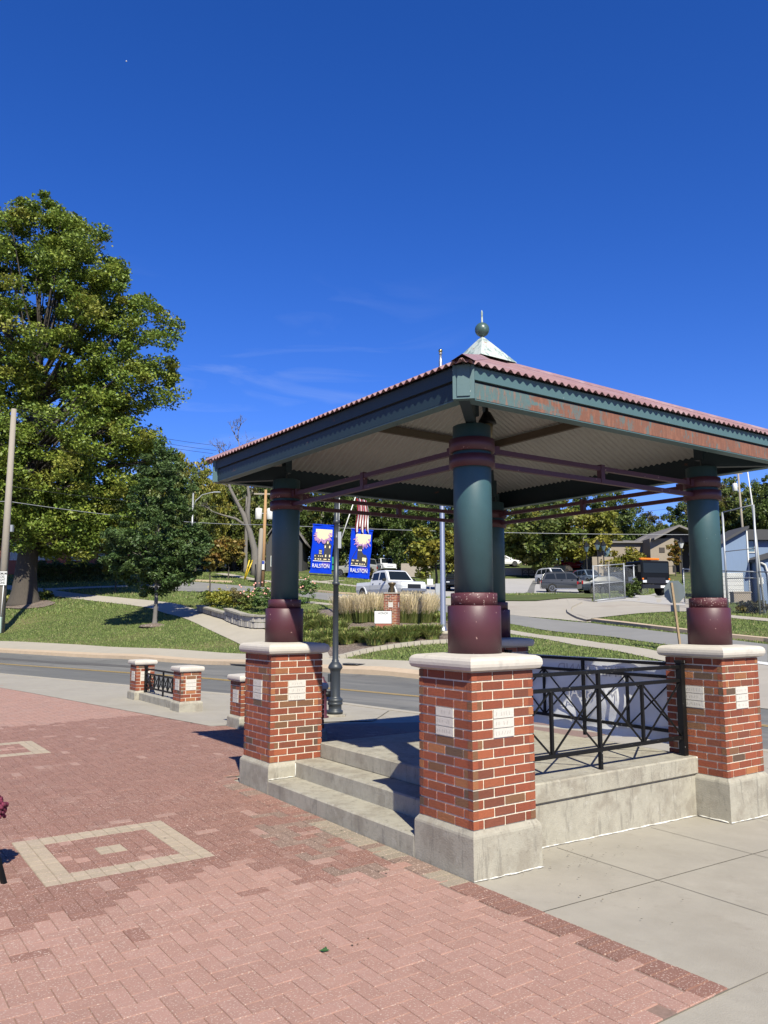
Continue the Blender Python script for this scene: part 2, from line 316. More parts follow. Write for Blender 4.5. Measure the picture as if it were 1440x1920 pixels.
def G(px,py):  # where that line of sight meets the ground
    d=ray(px,py); ts=np.r_[np.arange(3,60,.25),np.arange(60,260,1.)]
    P=np.array([0,0,H])+d*ts[:,None]; h=P[:,2]-T(P[:,0],P[:,1]); k=np.where(h<0)[0]
    if len(k)==0: t=ts[-1]
    else:
        k=k[0]; a,b=(ts[k-1] if k else 2.),ts[k]
        for _ in range(14):
            m=(a+b)/2; p=np.array([0,0,H])+d*m
            if p[2]-T1(p[0],p[1])<0: b=m
            else: a=m
        t=(a+b)/2
    p=np.array([0,0,H])+d*t; return p
def mpp(P): return (P[1]*math.cos(R_(PITCH))+(P[2]-H)*math.sin(R_(PITCH)))/FPX   # metres per photo pixel there
def sheet(name,xs,ys,m,off=0,kind='structure',keep=None):
    xs=np.asarray(xs);ys=np.asarray(ys); gx,gy=np.meshgrid(xs,ys); z=np.concatenate([T(gx[i],gy[i]) for i in range(len(ys))]).reshape(gx.shape)+off
    nx=len(xs); v=np.c_[gx.ravel(),gy.ravel(),z.ravel()]
    f=[(j*nx+i,j*nx+i+1,(j+1)*nx+i+1,(j+1)*nx+i) for j in range(len(ys)-1) for i in range(nx-1) if keep is None or keep((gx[j,i]+gx[j,i+1])/2,(gy[j,i]+gy[j+1,i])/2)]
    me=bpy.data.meshes.new(name); me.from_pydata(v.tolist(),[],f); me.materials.append(m); me.polygons.foreach_set('use_smooth',[True]*len(f)); me.update()
    o=bpy.data.objects.new(name,me); C.objects.link(o)
    return tag(o,kind=kind)
def resample(pts,n):
    p=np.array(pts,float); d=np.r_[0,np.cumsum(np.hypot(*np.diff(p,axis=0).T))]; s=np.linspace(0,d[-1],n)
    return np.c_[np.interp(s,d,p[:,0]),np.interp(s,d,p[:,1])]
STRIPS=[]
def strip(name,A,B,m,off,n=None,k=None,label=None,sides=0,kind='structure',parent=None):
    """draped surface between two ground polylines (world xy)"""
    la=np.hypot(*np.diff(np.array(A),axis=0).T).sum(); n=n or max(8,int(la/1.2)); A=resample(A,n);B=resample(B,n); STRIPS.append(np.r_[A,B[::-1]])
    w=np.hypot(*(A-B).T).mean(); k=k or max(2,int(w/1.2)+1); mb=MB(); v=[]
    for i in range(n):
        for j in range(k+1):
            q=A[i]+(B[i]-A[i])*j/k; v.append([q[0],q[1],0])
    v=np.array(v); v[:,2]=T(v[:,0],v[:,1])+off
    f=[(i*(k+1)+j,i*(k+1)+j+1,(i+1)*(k+1)+j+1,(i+1)*(k+1)+j) for i in range(n-1) for j in range(k)]
    mb.add(v.tolist(),f,sm=True)
    if sides:
        for jj in (0,k):
            e=v[jj::k+1]; mb.add(e.tolist()+(e-[0,0,sides]).tolist(),[(i,i+1,n+i+1,n+i) for i in range(n-1)])
    o=mb.build(name,m,parent,fix=False)
    # make the faces look up
    for p in o.data.polygons:
        if p.normal.z<-.01: p.flip()
    return tag(o,label,kind=kind)
def W2(l): return [tuple(G(a,b)[:2]) for a,b in l]
# ------------------------------------------------------------------ setting: ground, roads, paving
xs=np.unique(np.r_[np.arange(-260,-60,10),np.arange(-60,60,1.5),np.arange(60,261,10)]); ys=np.unique(np.r_[np.arange(-30,18,2.),np.arange(18,70,1.),np.arange(70,130,3),np.arange(130,420,12)])
FE=W2([(-600,1196),(-200,1213),(0,1223),(200,1234),(407,1246),(607,1261),(785,1273),(1000,1291),(1250,1311),(1430,1326),(1900,1370)])
fex=np.array([q[0] for q in FE]); fey=np.array([q[1] for q in FE])
sheet('lawn',xs,ys,M['grass'],-.03,keep=lambda x,y: y>np.interp(x,fex,fey)+.1)
NE=W2([(-600,1232),(-200,1248),(0,1262),(220,1282),(430,1300),(641,1316),(785,1335),(1000,1358),(1430,1402),(1900,1470)])
strip('street',NE,FE,M['asphalt'],-.012)
mid=lambda t:[tuple(np.array(a)+(np.array(b)-np.array(a))*t) for a,b in zip(resample(NE,40),resample(FE,40))]
strip('centre_line',mid(.485)[:39],mid(.498)[:39],M['yellow'],.0)
strip('centre_line',mid(.512)[:39],mid(.524)[:39],M['yellow'],.0)
strip('dark_patch',mid(.06)[4:16],mid(.2)[4:16],M['patch'],-.005); strip('dark_patch',mid(.72)[14:24],mid(.8)[14:24],M['patch'],-.005)
strip('dark_patch',W2([(408,1244),(440,1248),(478,1251)]),W2([(414,1237),(440,1239),(474,1243)]),M['patch'],.05)
# far kerb and sidewalk
FEc=resample(FE,90); SW=resample(W2([(-600,1180),(-200,1194),(0,1205),(200,1216),(460,1230),(607,1237),(773,1245),(1000,1262),(1180,1275),(1290,1284)]),90)
FEl=np.array([q for q in FEc if q[0]<4.5]); 
dirn=lambda P,o: np.array([P[i]+o*np.array([-(P[min(i+1,len(P)-1)]-P[max(i-1,0)])[1],(P[min(i+1,len(P)-1)]-P[max(i-1,0)])[0]])/np.linalg.norm(P[min(i+1,len(P)-1)]-P[max(i-1,0)]) for i in range(len(P))])
strip('kerb',FEl,dirn(FEl,.45),M['curbtan'],.12,sides=.16,k=2)
SWl=np.array([q for q in SW if q[0]<4.5])
strip('sidewalk',dirn(FEl,.45),SWl,M['walk'],.09,k=4)
# concrete forecourt, brick paving bed, near kerb
def plane_sheet(name,poly_uv,m,off,lab=None):
    mb=MB(); 
    import bmesh
    b=bmesh.new(); vs=[b.verts.new((*xy(u,v),0)) for u,v in poly_uv]; b.faces.new(vs); bmesh.ops.triangulate(b,faces=b.faces)
    for _ in range(5): bmesh.ops.subdivide_edges(b,edges=[e for e in b.edges if e.calc_length()>1.0],cuts=1); bmesh.ops.triangulate(b,faces=b.faces)
    P=np.array([[q.co.x,q.co.y] for q in b.verts]); z=base(P[:,0],P[:,1])+off
    for q,h in zip(b.verts,z): q.co.z=h
    b.normal_update()
    for f in b.faces:
        if f.normal.z<0: f.normal_flip()
    me=bpy.data.meshes.new(name); b.to_mesh(me); b.free(); me.materials.append(m); o=bpy.data.objects.new(name,me); C.objects.link(o)
    return tag(o,kind='structure')
nexy=resample(NE,60)
neuv=[uv(*q) for q in nexy]
plane_sheet('plaza_concrete',[(-14,-14),(30,-14)]+[q for q in reversed(neuv) if -14<q[0]<30]+[(-14,neuv[0][1])],M['conc'],-.012)
strip('near_kerb',nexy,dirn(nexy,-.2),M['walk'],.0,k=2,sides=.12)
# joints scored in the slab (thin dark sealed lines)
jb=MB()
def joint(u0,v0,u1,v1,w=.006,mb=None,off=-.009):
    n=max(2,int(math.hypot(u1-u0,v1-v0)/.6)); L_=math.hypot(u1-u0,v1-v0); du,dv=-(v1-v0)/L_*w/2,(u1-u0)/L_*w/2; vs=[]
    for i in range(n+1):
        t=i/n;u=u0+(u1-u0)*t;v=v0+(v1-v0)*t
        for s in (-1,1):
            x,y=xy(u+s*du,v+s*dv); vs.append((x,y,float(base(x,y))+off))
    (mb or jb).add(vs,[(2*i,2*i+1,2*i+3,2*i+2) for i in range(n)])
for k in range(-2,6): joint(-.02,-.66-1.24*k if k>0 else -.66+k*-0,12,-.66-1.24*k if k>0 else -.66)
for u in (1.12,2.32,3.5,4.7,5.9,7.1): joint(u,-8,u,.28 if u<4 else 8)
for u in (4.7,): pass
joint(-6,-1.9,-.02,-1.9)
for v in (5.0,6.3,9.5,11.5,13.5,16): joint(2.2,v,9,v)
for u in (3.3,4.8,6.3): joint(u,5,u,18)
for v in (9.7,11.2,12.7,14.2): joint(.9,v,3.3,v)
o=jb.build('plaza_joints',mat('joint_dark',(.21,.185,.15),.95)); tag(o,kind='structure')
# bricks: 90 degree herringbone of 20 x 10 cm pavers with a soldier course along the slab
def in_paving(u,v):
    if u>-.24 and v<3.9: return False
    if v<-1.9 or v>19 or u<-9.5: return False
    if v<=8.19: lim=-.03+max(0,(v-3.95))*.0+ (1.52+.03 if v>4.05 else 0)
    else: lim=1.52-(v-8.19)*.158
    if v>4.05 and v<=8.19: lim=12
    x,y=xy(u,v)
    if v>4.05 and y>13.28+.2*(x+2.84)*.9+.0 and x>-2.84: return False
    if u>lim: return False
    if x>2.4: return False
    return True
pal=dict(dark=(.265,.13,.097),dark2=(.285,.142,.107),pink=(.40,.225,.175),pink2=(.42,.24,.19),beige=(.43,.35,.255),pale=(.38,.225,.18),grey=(.25,.165,.125),border=(.255,.125,.092),soil=(.30,.25,.185))
def sq(u,v,u0,v0,n=12):
    a=(u-u0)/.1;b=(v-v0)/.1
    if not(0<a<n and 0<b<n+0): return 0
    if a<2 or a>n-2 or b<2 or b>n-2: return 1
    if 5<a<7 and 5<b<7: return 1
    return 2
def paver_col(u,v):
    r=random.random(); s=sq(u,v,-2.45,1.5) or sq(u,v,-2.45,6.8)
    if s==1: c=pal['beige']
    elif s==2: c=pal['dark2'] if r>.08 else pal['pink2']
    elif v<1.12-.1*(u+2)+.28*math.sin(u*3.1)+random.uniform(-.12,.12)-(.25 if u>-1 else 0): c=pal['pink'] if r>.35 else pal['pink2']; c=pal['dark2'] if r>.93 and v>.3 else c
    elif v>9.9+.2*math.sin(u*2): c=pal['pink'] if r>.3 else pal['pale']
    else:
        c=pal['dark'] if r>.45 else pal['dark2']
        if r<.02 or (r<.14 and -1.1<u<-.25 and v<3): c=pal['pale']
        elif u>-.75 and .3<v<2.6 and r<.55: c=pal['grey']
    k=random.uniform(.94,1.05); return tuple(x*k for x in c)
pb=MB()
def paver(u0,v0,u1,v1,col,g=.0011):
    z=random.gauss(0,.0006); b=.0025; vs=[]
    tu,tv=random.gauss(0,.004),random.gauss(0,.004)
    for du,dv,dz in ((g,g,-.008),(-g,g,-.008),(-g,-g,-.008),(g,-g,-.008),(g+b,g+b,0),(-g-b,g+b,0),(-g-b,-g-b,0),(g+b,-g-b,0)):
        i=0
        u=(u0 if du>0 else u1)+du; v=(v0 if dv>0 else v1)+dv; x,y=xy(u,v)
        vs.append((x,y,float(GU*min(max(u,0),4)+GV*min(max(v,0),4))+dz+z+(u-(u0+u1)/2)*tu+(v-(v0+v1)/2)*tv))
    pb.add(vs,[(4,5,6,7),(0,1,5,4),(1,2,6,5),(2,3,7,6),(3,0,4,7)],col)
G0=.1
for i in range(-96,40):
    for j in range(-19,190):
        k=(i-j)%4
        if k==0: u0,v0,u1,v1=i*G0-.05,j*G0,i*G0+.15,j*G0+.1
        elif k==3: u0,v0,u1,v1=i*G0-.05,j*G0,i*G0+.05,j*G0+.2
        else: continue
        uc,vc=(u0+u1)/2,(v0+v1)/2
        if vc<9 or True:
            if not in_paving(uc,vc): continue
            x,y=xy(uc,vc)
            if abs(720+FPX*x/max(y,.5)-720)  >1450: continue
            cols=[]
            if any(sq(a_,b_,-2.45,1.5) or sq(a_,b_,-2.45,6.8) for a_,b_ in ((u0+.05,v0+.05),(u1-.05,v1-.05))):
                # the inlaid squares are laid in single units, so every brick here is cut to its own cell
                for a,b_ in ((u0,v0),(u0+.1 if k==0 else u0,v0 if k==0 else v0+.1)): paver(a,b_,a+.1,b_+.1,paver_col(a+.05,b_+.05))
            else: paver(u0,v0,u1,v1,paver_col(uc,vc))
for j in range(-19,39):
    r=random.random(); c=pal['border'] if j<0 else (pal['grey'] if r>.5 else pal['soil'] if r>.2 else pal['dark2'])
    if 0<=j<20: c=pal['soil'] if r>.35 else pal['grey']
    if j>=20: c=pal['dark2'] if r>.3 else pal['grey']
    k=random.uniform(.88,1.1); paver(-.235,j*G0,-.035,j*G0+.1,tuple(q*k for q in c),.0035)
o=pb.build('brick_paving',M['paver']); tag(o,kind='structure')
plane_sheet('paving_bed',[(-9.6,-1.9),(-.032,-1.9),(-.032,4.05),(9.0,4.05),(9,4.9),(3.5,7.5),(1.52,8.19),(.3,16.),(-.2,19.),(-9.6,19.)],mat('sand_joint',(.26,.17,.135),.95,.3,30),-.0065)
# kerb strip of old slab right against the pavement bed far side: pale slab with its own edge laid over the ragged brick ends
def far_slab(poly): 
    mb=MB(); import bmesh
    b=bmesh.new(); b.faces.new([b.verts.new((x,y,0)) for x,y in poly]); bmesh.ops.triangulate(b,faces=b.faces)
    for q in b.verts: q.co.z=float(base(q.co.x,q.co.y))+.006
    for f in b.faces:
        f.normal_update()
        if f.normal.z<0: f.normal_flip()
    me=bpy.data.meshes.new('forecourt_slab'); b.to_mesh(me); b.free(); me.materials.append(M['conc']); o=bpy.data.objects.new('forecourt_slab',me); C.objects.link(o); tag(o,kind='structure')
P0=G(395,1362)[:2];P1=G(60,1300)[:2];P2=G(-60,1279)[:2];P3=G(640,1353)[:2];P4=G(700,1352)[:2]
far_slab([tuple(P2),tuple(P1),tuple(P0),tuple(P0+(P1-P0)*.0+np.array([1.2,2.2])),tuple(P1+np.array([1.4,2.0])),tuple(P2+np.array([1.4,1.6]))])
far_slab([tuple(P0),tuple(P3),tuple(P4),tuple(P4+np.array([.3,1.6])),tuple(P3+np.array([0,1.8])),tuple(P0+np.array([1.2,2.2]))])
# side street, its concrete apron, drive, parking, paths
strip('side_street',W2([(262,1104),(300,1106),(440,1109),(510,1111),(564,1119),(627,1127),(810,1142),(839,1149),(956,1169),(1151,1194),(1241,1207),(1440,1243)]),
      W2([(262,1090),(300,1090),(363,1090.5),(453,1098),(510,1102),(564,1108.5),(672,1117),(800,1130),(956,1152),(1108,1168),(1223,1182),(1440,1208)]),M['sideroad'],.0,k=5)
strip('junction_concrete',W2([(700,1121),(839,1134),(956,1153),(1050,1161),(1108,1167)]),W2([(700,1112),(839,1121),(956,1128.5),(1050,1124),(1112,1114)]),M['apron'],.006,k=8)
strip('drive_concrete',W2([(1075,1150),(1110,1161.5),(1160,1153),(1220,1149),(1281,1145.5),(1340,1150)]),W2([(1062,1122),(1110,1129),(1175,1123),(1200,1121),(1262,1121),(1300,1124)]),M['apron'],.012,k=6)
strip('white_drive',W2([(1120,1131),(1175,1126.5),(1230,1133),(1285,1136)]),W2([(1120,1124),(1175,1119),(1230,1112),(1285,1110)]),M['lot'],.02,k=4)
strip('parking_lot',W2([(900,1113),(950,1113),(1030,1113),(1110,1112)]),W2([(880,1086),(950,1085),(1020,1084),(1150,1083)]),M['lot'],.01,k=10)
strip('parking_lot',W2([(740,1110),(800,1117),(860,1120),(930,1118)]),W2([(740,1098),(800,1096),(860,1094),(930,1092)]),M['lot'],.01,k=6)
strip('intersection_concrete',W2([(1262,1211),(1330,1226),(1440,1246),(1700,1280)]),W2([(1230,1312),(1300,1318),(1430,1328),(1700,1352)]),M['apron'],.0,k=8)
strip('stop_bar',W2([(1400,1238),(1440,1243),(1500,1252)]),W2([(1400,1242),(1440,1248),(1500,1257)]),M['whitep'],.016)
strip('lot_marking',W2([(985,1112),(993,1100),(1000,1087)]),W2([(1001,1112),(1003,1100),(1008,1087)]),M['asphalt'],.02)
# kerbs by the drive
def kerb_line(name,pts,w,m,h=.12): 
    a=resample(W2(pts),24); return strip(name,a,dirn(a,w),m,h,sides=.14,k=1)
kerb_line('kerb',[(1108,1165),(1160,1171),(1223,1179),(1288,1187),(1375,1197),(1440,1203),(1560,1218)],.3,M['curbtan'])
kerb_line('kerb',[(1108,1165),(1085,1158),(1069,1148),(1072,1140),(1092,1131)],.22,M['apron'],.1)
kerb_line('kerb',[(564,1107),(639,1114),(672,1116),(800,1129)],.25,M['curbtan'])
kerb_line('kerb',[(300,1089),(363,1089.5),(435,1092)],.25,M['curbtan'])
def path(name,pts,w,m=None,off=.0):
    a=resample(W2(pts),max(12,len(pts)*4)); return strip(name,dirn(a,-w/2),dirn(a,w/2),m or M['walk'],off,k=1)
path('footpath',[(-40,1098),(20,1101),(67,1106),(117,1114),(180,1121),(250,1128),(310,1136),(360,1150),(420,1171),(480,1196),(520,1212),(555,1234)],1.7)
path('footpath',[(67,1106),(110,1104),(170,1101),(240,1099)],1.3)
path('footpath',[(437,1110),(480,1117),(530,1124),(600,1131),(660,1138),(720,1146),(800,1155)],.9)
path('footpath',[(880,1170),(956,1184),(1050,1198),(1150,1213),(1241,1230),(1290,1240)],1.0)
path('footpath',[(410,1075),(437,1079),(480,1087),(540,1094)],1.2); path('footpath',[(560,1086),(600,1091),(660,1098),(720,1104)],1.4); path('footpath',[(560,1093),(610,1090),(640,1088)],1.0)
path('footpath',[(1300,1149),(1373,1156),(1440,1162),(1560,1172)],1.1)
strip('mown_verge',W2([(925,1127),(1000,1128),(1060,1122),(1112,1122)]),W2([(925,1116),(1000,1117),(1060,1114),(1112,1113)]),M['grass'],.05,k=3)
mc=G(667,1250); mb=MB(); mb.lathe([(.42,.0),(.42,.012),(.38,.014)],0,0,28); o=mb.build('manhole_cover',M['chrome']); o.location=(mc[0],mc[1],T1(mc[0],mc[1])+.088); tag(o,'round iron manhole cover set in the sidewalk across the street','manhole cover')

# ------------------------------------------------------------------ pavilion (local axes: u along its right side, v along its left side)
pav=empty('pavilion',(X0,Y0,0),PHI,'open square pavilion with faded red corrugated roof on teal columns and brick piers','pavilion')
CH=.0677; Z0=.3193; ZT=Z0+16*CH
BC=[(.30,.072,.030),(.26,.060,.026),(.33,.090,.036),(.21,.060,.030),(.13,.075,.045),(.38,.145,.055),(.22,.10,.045)]
def brick_shaft(mb,x0,y0,w,z0,n,bricks,plaque,ch=CH):
    """running bond shaft: every brick its own block, mortar core recessed"""
    g=.0125; L_=w/bricks; mb.box(x0+.007,y0+.007,z0,x0+w-.007,y0+w-.007,z0+n*ch,(.78,.70,.56))
    for r in range(n):
        za,zb=z0+r*ch+g/2,z0+(r+1)*ch-g/2
        for side in range(4):
            full=(r+side)%2
            cuts=[0]+([L_*(k+1) for k in range(bricks-1)] if full else [L_*(k+.5) for k in range(bricks)])+[w]
            for a,b in zip(cuts[:-1],cuts[1:]):
                c0,c1=a+(g/2 if a>0 else 0),b-(g/2 if b<w else 0); pl=plaque and plaque[0]<=n-1-r<=plaque[1]
                m0,m1=w/2-L_/2,w/2+L_/2
                segs=[(c0,c1)]
                if pl:
                    segs=[]
                    if c0<m0-g/2: segs.append((c0,min(c1,m0-g/2)))
                    if c1>m1+g/2: segs.append((max(c0,m1+g/2),c1))
                for p,q in segs:
                    if q-p<.012: continue
                    col=random.choices(BC,[8,7,6,4,1.9,1.8,2.2])[0]; k=random.uniform(.78,1.08); col=tuple(x*k for x in col); d=.05;j=random.uniform(0,.0015)
                    if side==0: bb=(x0+p,y0+j,x0+q,y0+d)
                    elif side==1: bb=(x0+w-d,y0+p,x0+w-j,y0+q)
                    elif side==2: bb=(x0+w-q,y0+w-d,x0+w-p,y0+w-j)
                    else: bb=(x0+j,y0+w-q,x0+d,y0+w-p)
                    # corner bricks: trim the side faces so that blocks never overlap in one plane
                    e=.0015 if side%2 else 0
                    mb.box(bb[0]+e*(side==3),bb[1],za,bb[2]-e*(side==1),bb[3],zb,col)
def plaques(parent,x0,y0,w,z0,n,bricks,plaque,ch=CH):
    L_=w/bricks; o=None
    for side in range(4):
        mb=MB()
        for r in range(n-1-plaque[1],n-plaque[0]):
            za,zb=z0+r*ch+.003,z0+(r+1)*ch-.003; a,b=w/2-L_/2+.002,w/2+L_/2-.002; t=.0025
            bb={0:(x0+a,y0-t,x0+b,y0+.03),1:(x0+w-.03,y0+a,x0+w+t,y0+b),2:(x0+a,y0+w-.03,x0+b,y0+w+t),3:(x0-t,y0+a,x0+.03,y0+b)}[side]
            mb.box(bb[0],bb[1],za,bb[2],bb[3],zb)
            # worn engraved strokes
            for k in range(6):
                p=a+.02+(b-a-.04)*k/6; hgt=random.uniform(.018,.03); zz=(za+zb)/2-hgt/2; wq=.004; dx=random.uniform(-.008,.012)
                pts=[(p,zz),(p+wq,zz),(p+wq+dx,zz+hgt),(p+dx,zz+hgt)]
                if random.random()<.8:
                    f={0:lambda s,z:(x0+s,y0-t-.0008,z),1:lambda s,z:(x0+w+t+.0008,y0+s,z),2:lambda s,z:(x0+w-s,y0+w+t+.0008,z),3:lambda s,z:(x0-t-.0008,y0+w-s,z)}[side]
                    mb.add([f(*q) for q in pts],[(0,1,2,3)],mi=1)
        o=mb.build('name_plaque',[M['plaque'],mat_engr],parent,fix=False)
        if side==0: tag(o,'pale stone plaque set flush among the bricks')
mat_engr=mat('engraving',(.34,.32,.29),.9)
def cap(x0,y0,w,z,ov=.055,h=.105):
    mb=MB(); c=(x0+w/2,y0+w/2); rings=[]
    for k,(o_,dz) in enumerate([(.0,0),(ov*.75,.012),(ov*.97,.035),(ov,.055),(ov*.93,.078),(ov*.7,.095),(ov*.3,h),(-.1,h+.012)]):
        q=w/2+o_; rings.append([(c[0]+sx*q,c[1]+sy*q,z+dz) for sx,sy in ((-1,-1),(1,-1),(1,1),(-1,1))])
    return mb.loft(rings)
def footing(x0,y0,w,zb,zt,e,caulk=True):
    mb=MB(); c=(x0+w/2,y0+w/2); rings=[]
    for o_,z in ((e,zb),(e,zt-.045),(e-.004,zt-.03),(.002,zt)): q=w/2+o_; rings.append([(c[0]+sx*q,c[1]+sy*q,z) for sx,sy in ((-1,-1),(1,-1),(1,1),(-1,1))])
    return mb.loft(rings)
PIER=[(0,0,'near corner brick pier beside the steps'),(SU,0,'right hand brick pier at the end of the railing'),(0,SU,'left brick pier beside the top of the steps'),(SU,SU,'far brick pier behind the near column')]
mb=MB(); brick_shaft(mb,0,0,.61,Z0,16,3,(4,6))
for i,(a,b,lab) in enumerate(PIER):
    mbp=MB(); random.seed(100+i*13); brick_shaft(mbp,a,b,.61,Z0,16,3,(4,6)); p=mbp.build('brick_pier',M['brick'],pav); tag(p,lab)
    plaques(p,a,b,.61,Z0,16,3,(4,6)); cap(a,b,.61,ZT).build('pier_cap',M['stone'],p)
    footing(a,b,.61,-.15,Z0,.028).build('pier_footing',M['footing'],p)
random.seed(5)
# columns
for a,b in ((.305,.305),(SU+.305,.305),(.305,SU+.305),(SU+.305,SU+.305)):
    c=MB().lathe([(.150,1.95),(.150,3.285),(.14,3.29)],a,b,40).build('column',M['teal'],pav)
    MB().lathe([(.205,ZT+.105),(.205,1.872),(.20,1.878),(.181,1.879)],a,b,40).build('column_base',M['maroon'],c)
    MB().lathe([(.179,1.87),(.179,1.968),(.174,1.974),(.151,1.975)],a,b,40).build('base_collar',M['maroonchip'] if b<1 else M['maroon'],c)
    MB().lathe([(.152,2.95),(.180,2.951),(.180,3.045),(.152,3.046)],a,b,40).build('collar',M['maroon'],c)
    MB().lathe([(.152,3.075),(.180,3.076),(.180,3.175),(.152,3.176)],a,b,40).build('collar',M['maroon'],c)
# tie rails
for k,(A,B,sd) in enumerate(((( .305,.305),(SU+.305,.305),(0,-1)),((.305,.305),(.305,SU+.305),(-1,0)),((SU+.305,.305),(SU+.305,SU+.305),(1,0)),((.305,SU+.305),(SU+.305,SU+.305),(0,1)))):
    mb=MB(); A=Vector((*A,0));B=Vector((*B,0));d=(B-A).normalized()
    for z in (3.0,3.115): mb.bar(A+d*.16+Vector((0,0,z)),B-d*.16+Vector((0,0,z)),.04)
    for t in (.5,): q=A+(B-A)*t; mb.bar(q+Vector((0,0,2.985)),q+Vector((0,0,3.15)),.05)
    for q in (A+d*.26,B-d*.26): mb.bar(q+Vector((0,0,3.1)),q+Vector((0,0,3.16)),.045)
    for q in (A+d*.2,B-d*.2): mb.bar(q-d*.03+Vector((0,0,3.115)),q+d*.03+Vector((0,0,3.115)),.07)
    mb.build('tie_rail',M['maroon'],pav)
# roof
EO=.365; ZE=3.535; SL=.47; LR=SS+2*EO; hw=LR/2
def slope_sheet(side,off,e,amp,wl,thick,n=8):
    """corrugated sheet on one side of the hip roof"""
    Lc=SS+2*e; h=Lc/2; ns=int(Lc/wl)*n; up=[];lo=[]
    for i in range(ns+1):
        s=Lc*i/ns; t=min(s,Lc-s); wv=amp*math.cos(2*math.pi*s/wl)
        for (q,arr) in ((0,up),(t,up)): arr.append((s,q,ZE+SL*(q-(e-EO))+wv+off))
    def place(s,q,z):
        x,y=-e+s,-e+q
        if side==0: return (x,y,z)
        if side==1: return (SS-y,x,z)
        if side==2: return (SS-x,SS-y,z)
        return (y,SS-x,z)
    mb=MB(); v=[place(*p) for p in up]; m=len(v)
    f=[(2*i,2*i+2,2*i+3,2*i+1) for i in range(ns)]
    if thick:
        v2=[(a,b,c-thick) for a,b,c in v]; f2=[tuple(reversed([k+m for k in q])) for q in f]; f3=[(2*i,2*i+m,2*i+2+m,2*i+2) for i in range(ns)]
        mb.add(v+v2,f+f2+f3,sm=False)
    else: mb.add(v,f)
    return mb
roof=MB()
for s_ in range(4):
    q=slope_sheet(s_,0,EO,.0125,.076,.004); roof.add(q.v,q.f)
rf=roof.build('roof',M['roofm'],pav); tag(rf,'faded red corrugated metal roof')
hip=MB(); AP=(SS/2,SS/2,ZE+SL*hw+.02)
for cx_,cy_ in ((-EO,-EO),(SS+EO,-EO),(-EO,SS+EO),(SS+EO,SS+EO)):
    a=Vector((cx_,cy_,ZE+.022));b=Vector(AP); d=(b-a); s=Vector((-d.y,d.x,0)).normalized()*.085; nn=Vector((0,0,.016)); dn=Vector((0,0,-.036))
    hip.add([a-s+dn,a+nn,a+s+dn,b-s+dn,b+nn,b+s+dn],[(0,1,4,3),(1,2,5,4)])
hip.build('hip_flashing',M['roofm'],rf)
so_=MB()
for s_ in range(4): q=slope_sheet(s_,-.035,.28,.0105,.076,0); so_.add(q.v,q.f)
so_.build('soffit',M['soffit'],pav)
cu=MB(); c0=SS/2
cu.add([(c0-.26,c0-.26,4.50),(c0+.26,c0-.26,4.50),(c0+.26,c0+.26,4.50),(c0-.26,c0+.26,4.50),(c0,c0,4.825)],[(0,1,4),(1,2,4),(2,3,4),(3,0,4)])
cu.build('cupola',M['copper'],rf)
MB().sphere((c0,c0,4.893),.079,28).build('finial_ball',M['ball'],rf)
MB().lathe([(.014,4.96),(.011,4.99),(.010,5.05),(.012,5.09),(.003,5.115)],c0,c0,10).build('finial_spike',M['copper'],rf)
# fascia: upper board proud of the lower channel, bottom flange turned in
FO=.30
def fplace(side):
    def f(s,q,z): # s along the side, q outwards
        x,y=s,-q
        if side==0: return (x,y,z)
        if side==1: return (SS+q,s,z)
        if side==2: return (SS-s,SS+q,z)
        return (-q,SS-s,z)
    return f
def sect(side,pr,m,name,parent=None,s0=-.22,lab=None):
    f=fplace(side); s1=SS-s0; mb=MB()
    r=[[f(s0 - (0) ,q,z) for q,z in pr],[f(s1,q,z) for q,z in pr]]
    mb.loft(r); o=mb.build(name,m,parent or pav); tag(o,lab); return o
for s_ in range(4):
    m=M['tealrust'] if s_==0 else M['tealshade']
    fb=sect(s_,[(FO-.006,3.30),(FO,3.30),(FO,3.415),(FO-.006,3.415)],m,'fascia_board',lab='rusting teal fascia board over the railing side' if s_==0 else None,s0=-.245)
    sect(s_,[(FO-.01,3.43),(FO+.018,3.43),(FO+.018,3.521),(FO-.01,3.521)],M['teallight'] if s_==0 else M['tealshade'],'upper_trim',fb,s0=-.235)
    sect(s_,[(FO-.012,3.414),(FO-.002,3.414),(FO-.002,3.432),(FO-.012,3.432)],M['black'],'shadow_strip',fb,s0=-.235)  # black strip painting in the shadow line beneath the upper trim
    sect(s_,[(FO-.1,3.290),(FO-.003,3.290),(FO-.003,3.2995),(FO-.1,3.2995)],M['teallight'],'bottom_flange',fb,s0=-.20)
    sect(s_,[(FO-.02,3.30),(FO-.0125,3.30),(FO-.0125,3.545),(FO-.02,3.545)],M['tealshade'],'fascia_web',fb,s0=-.2)
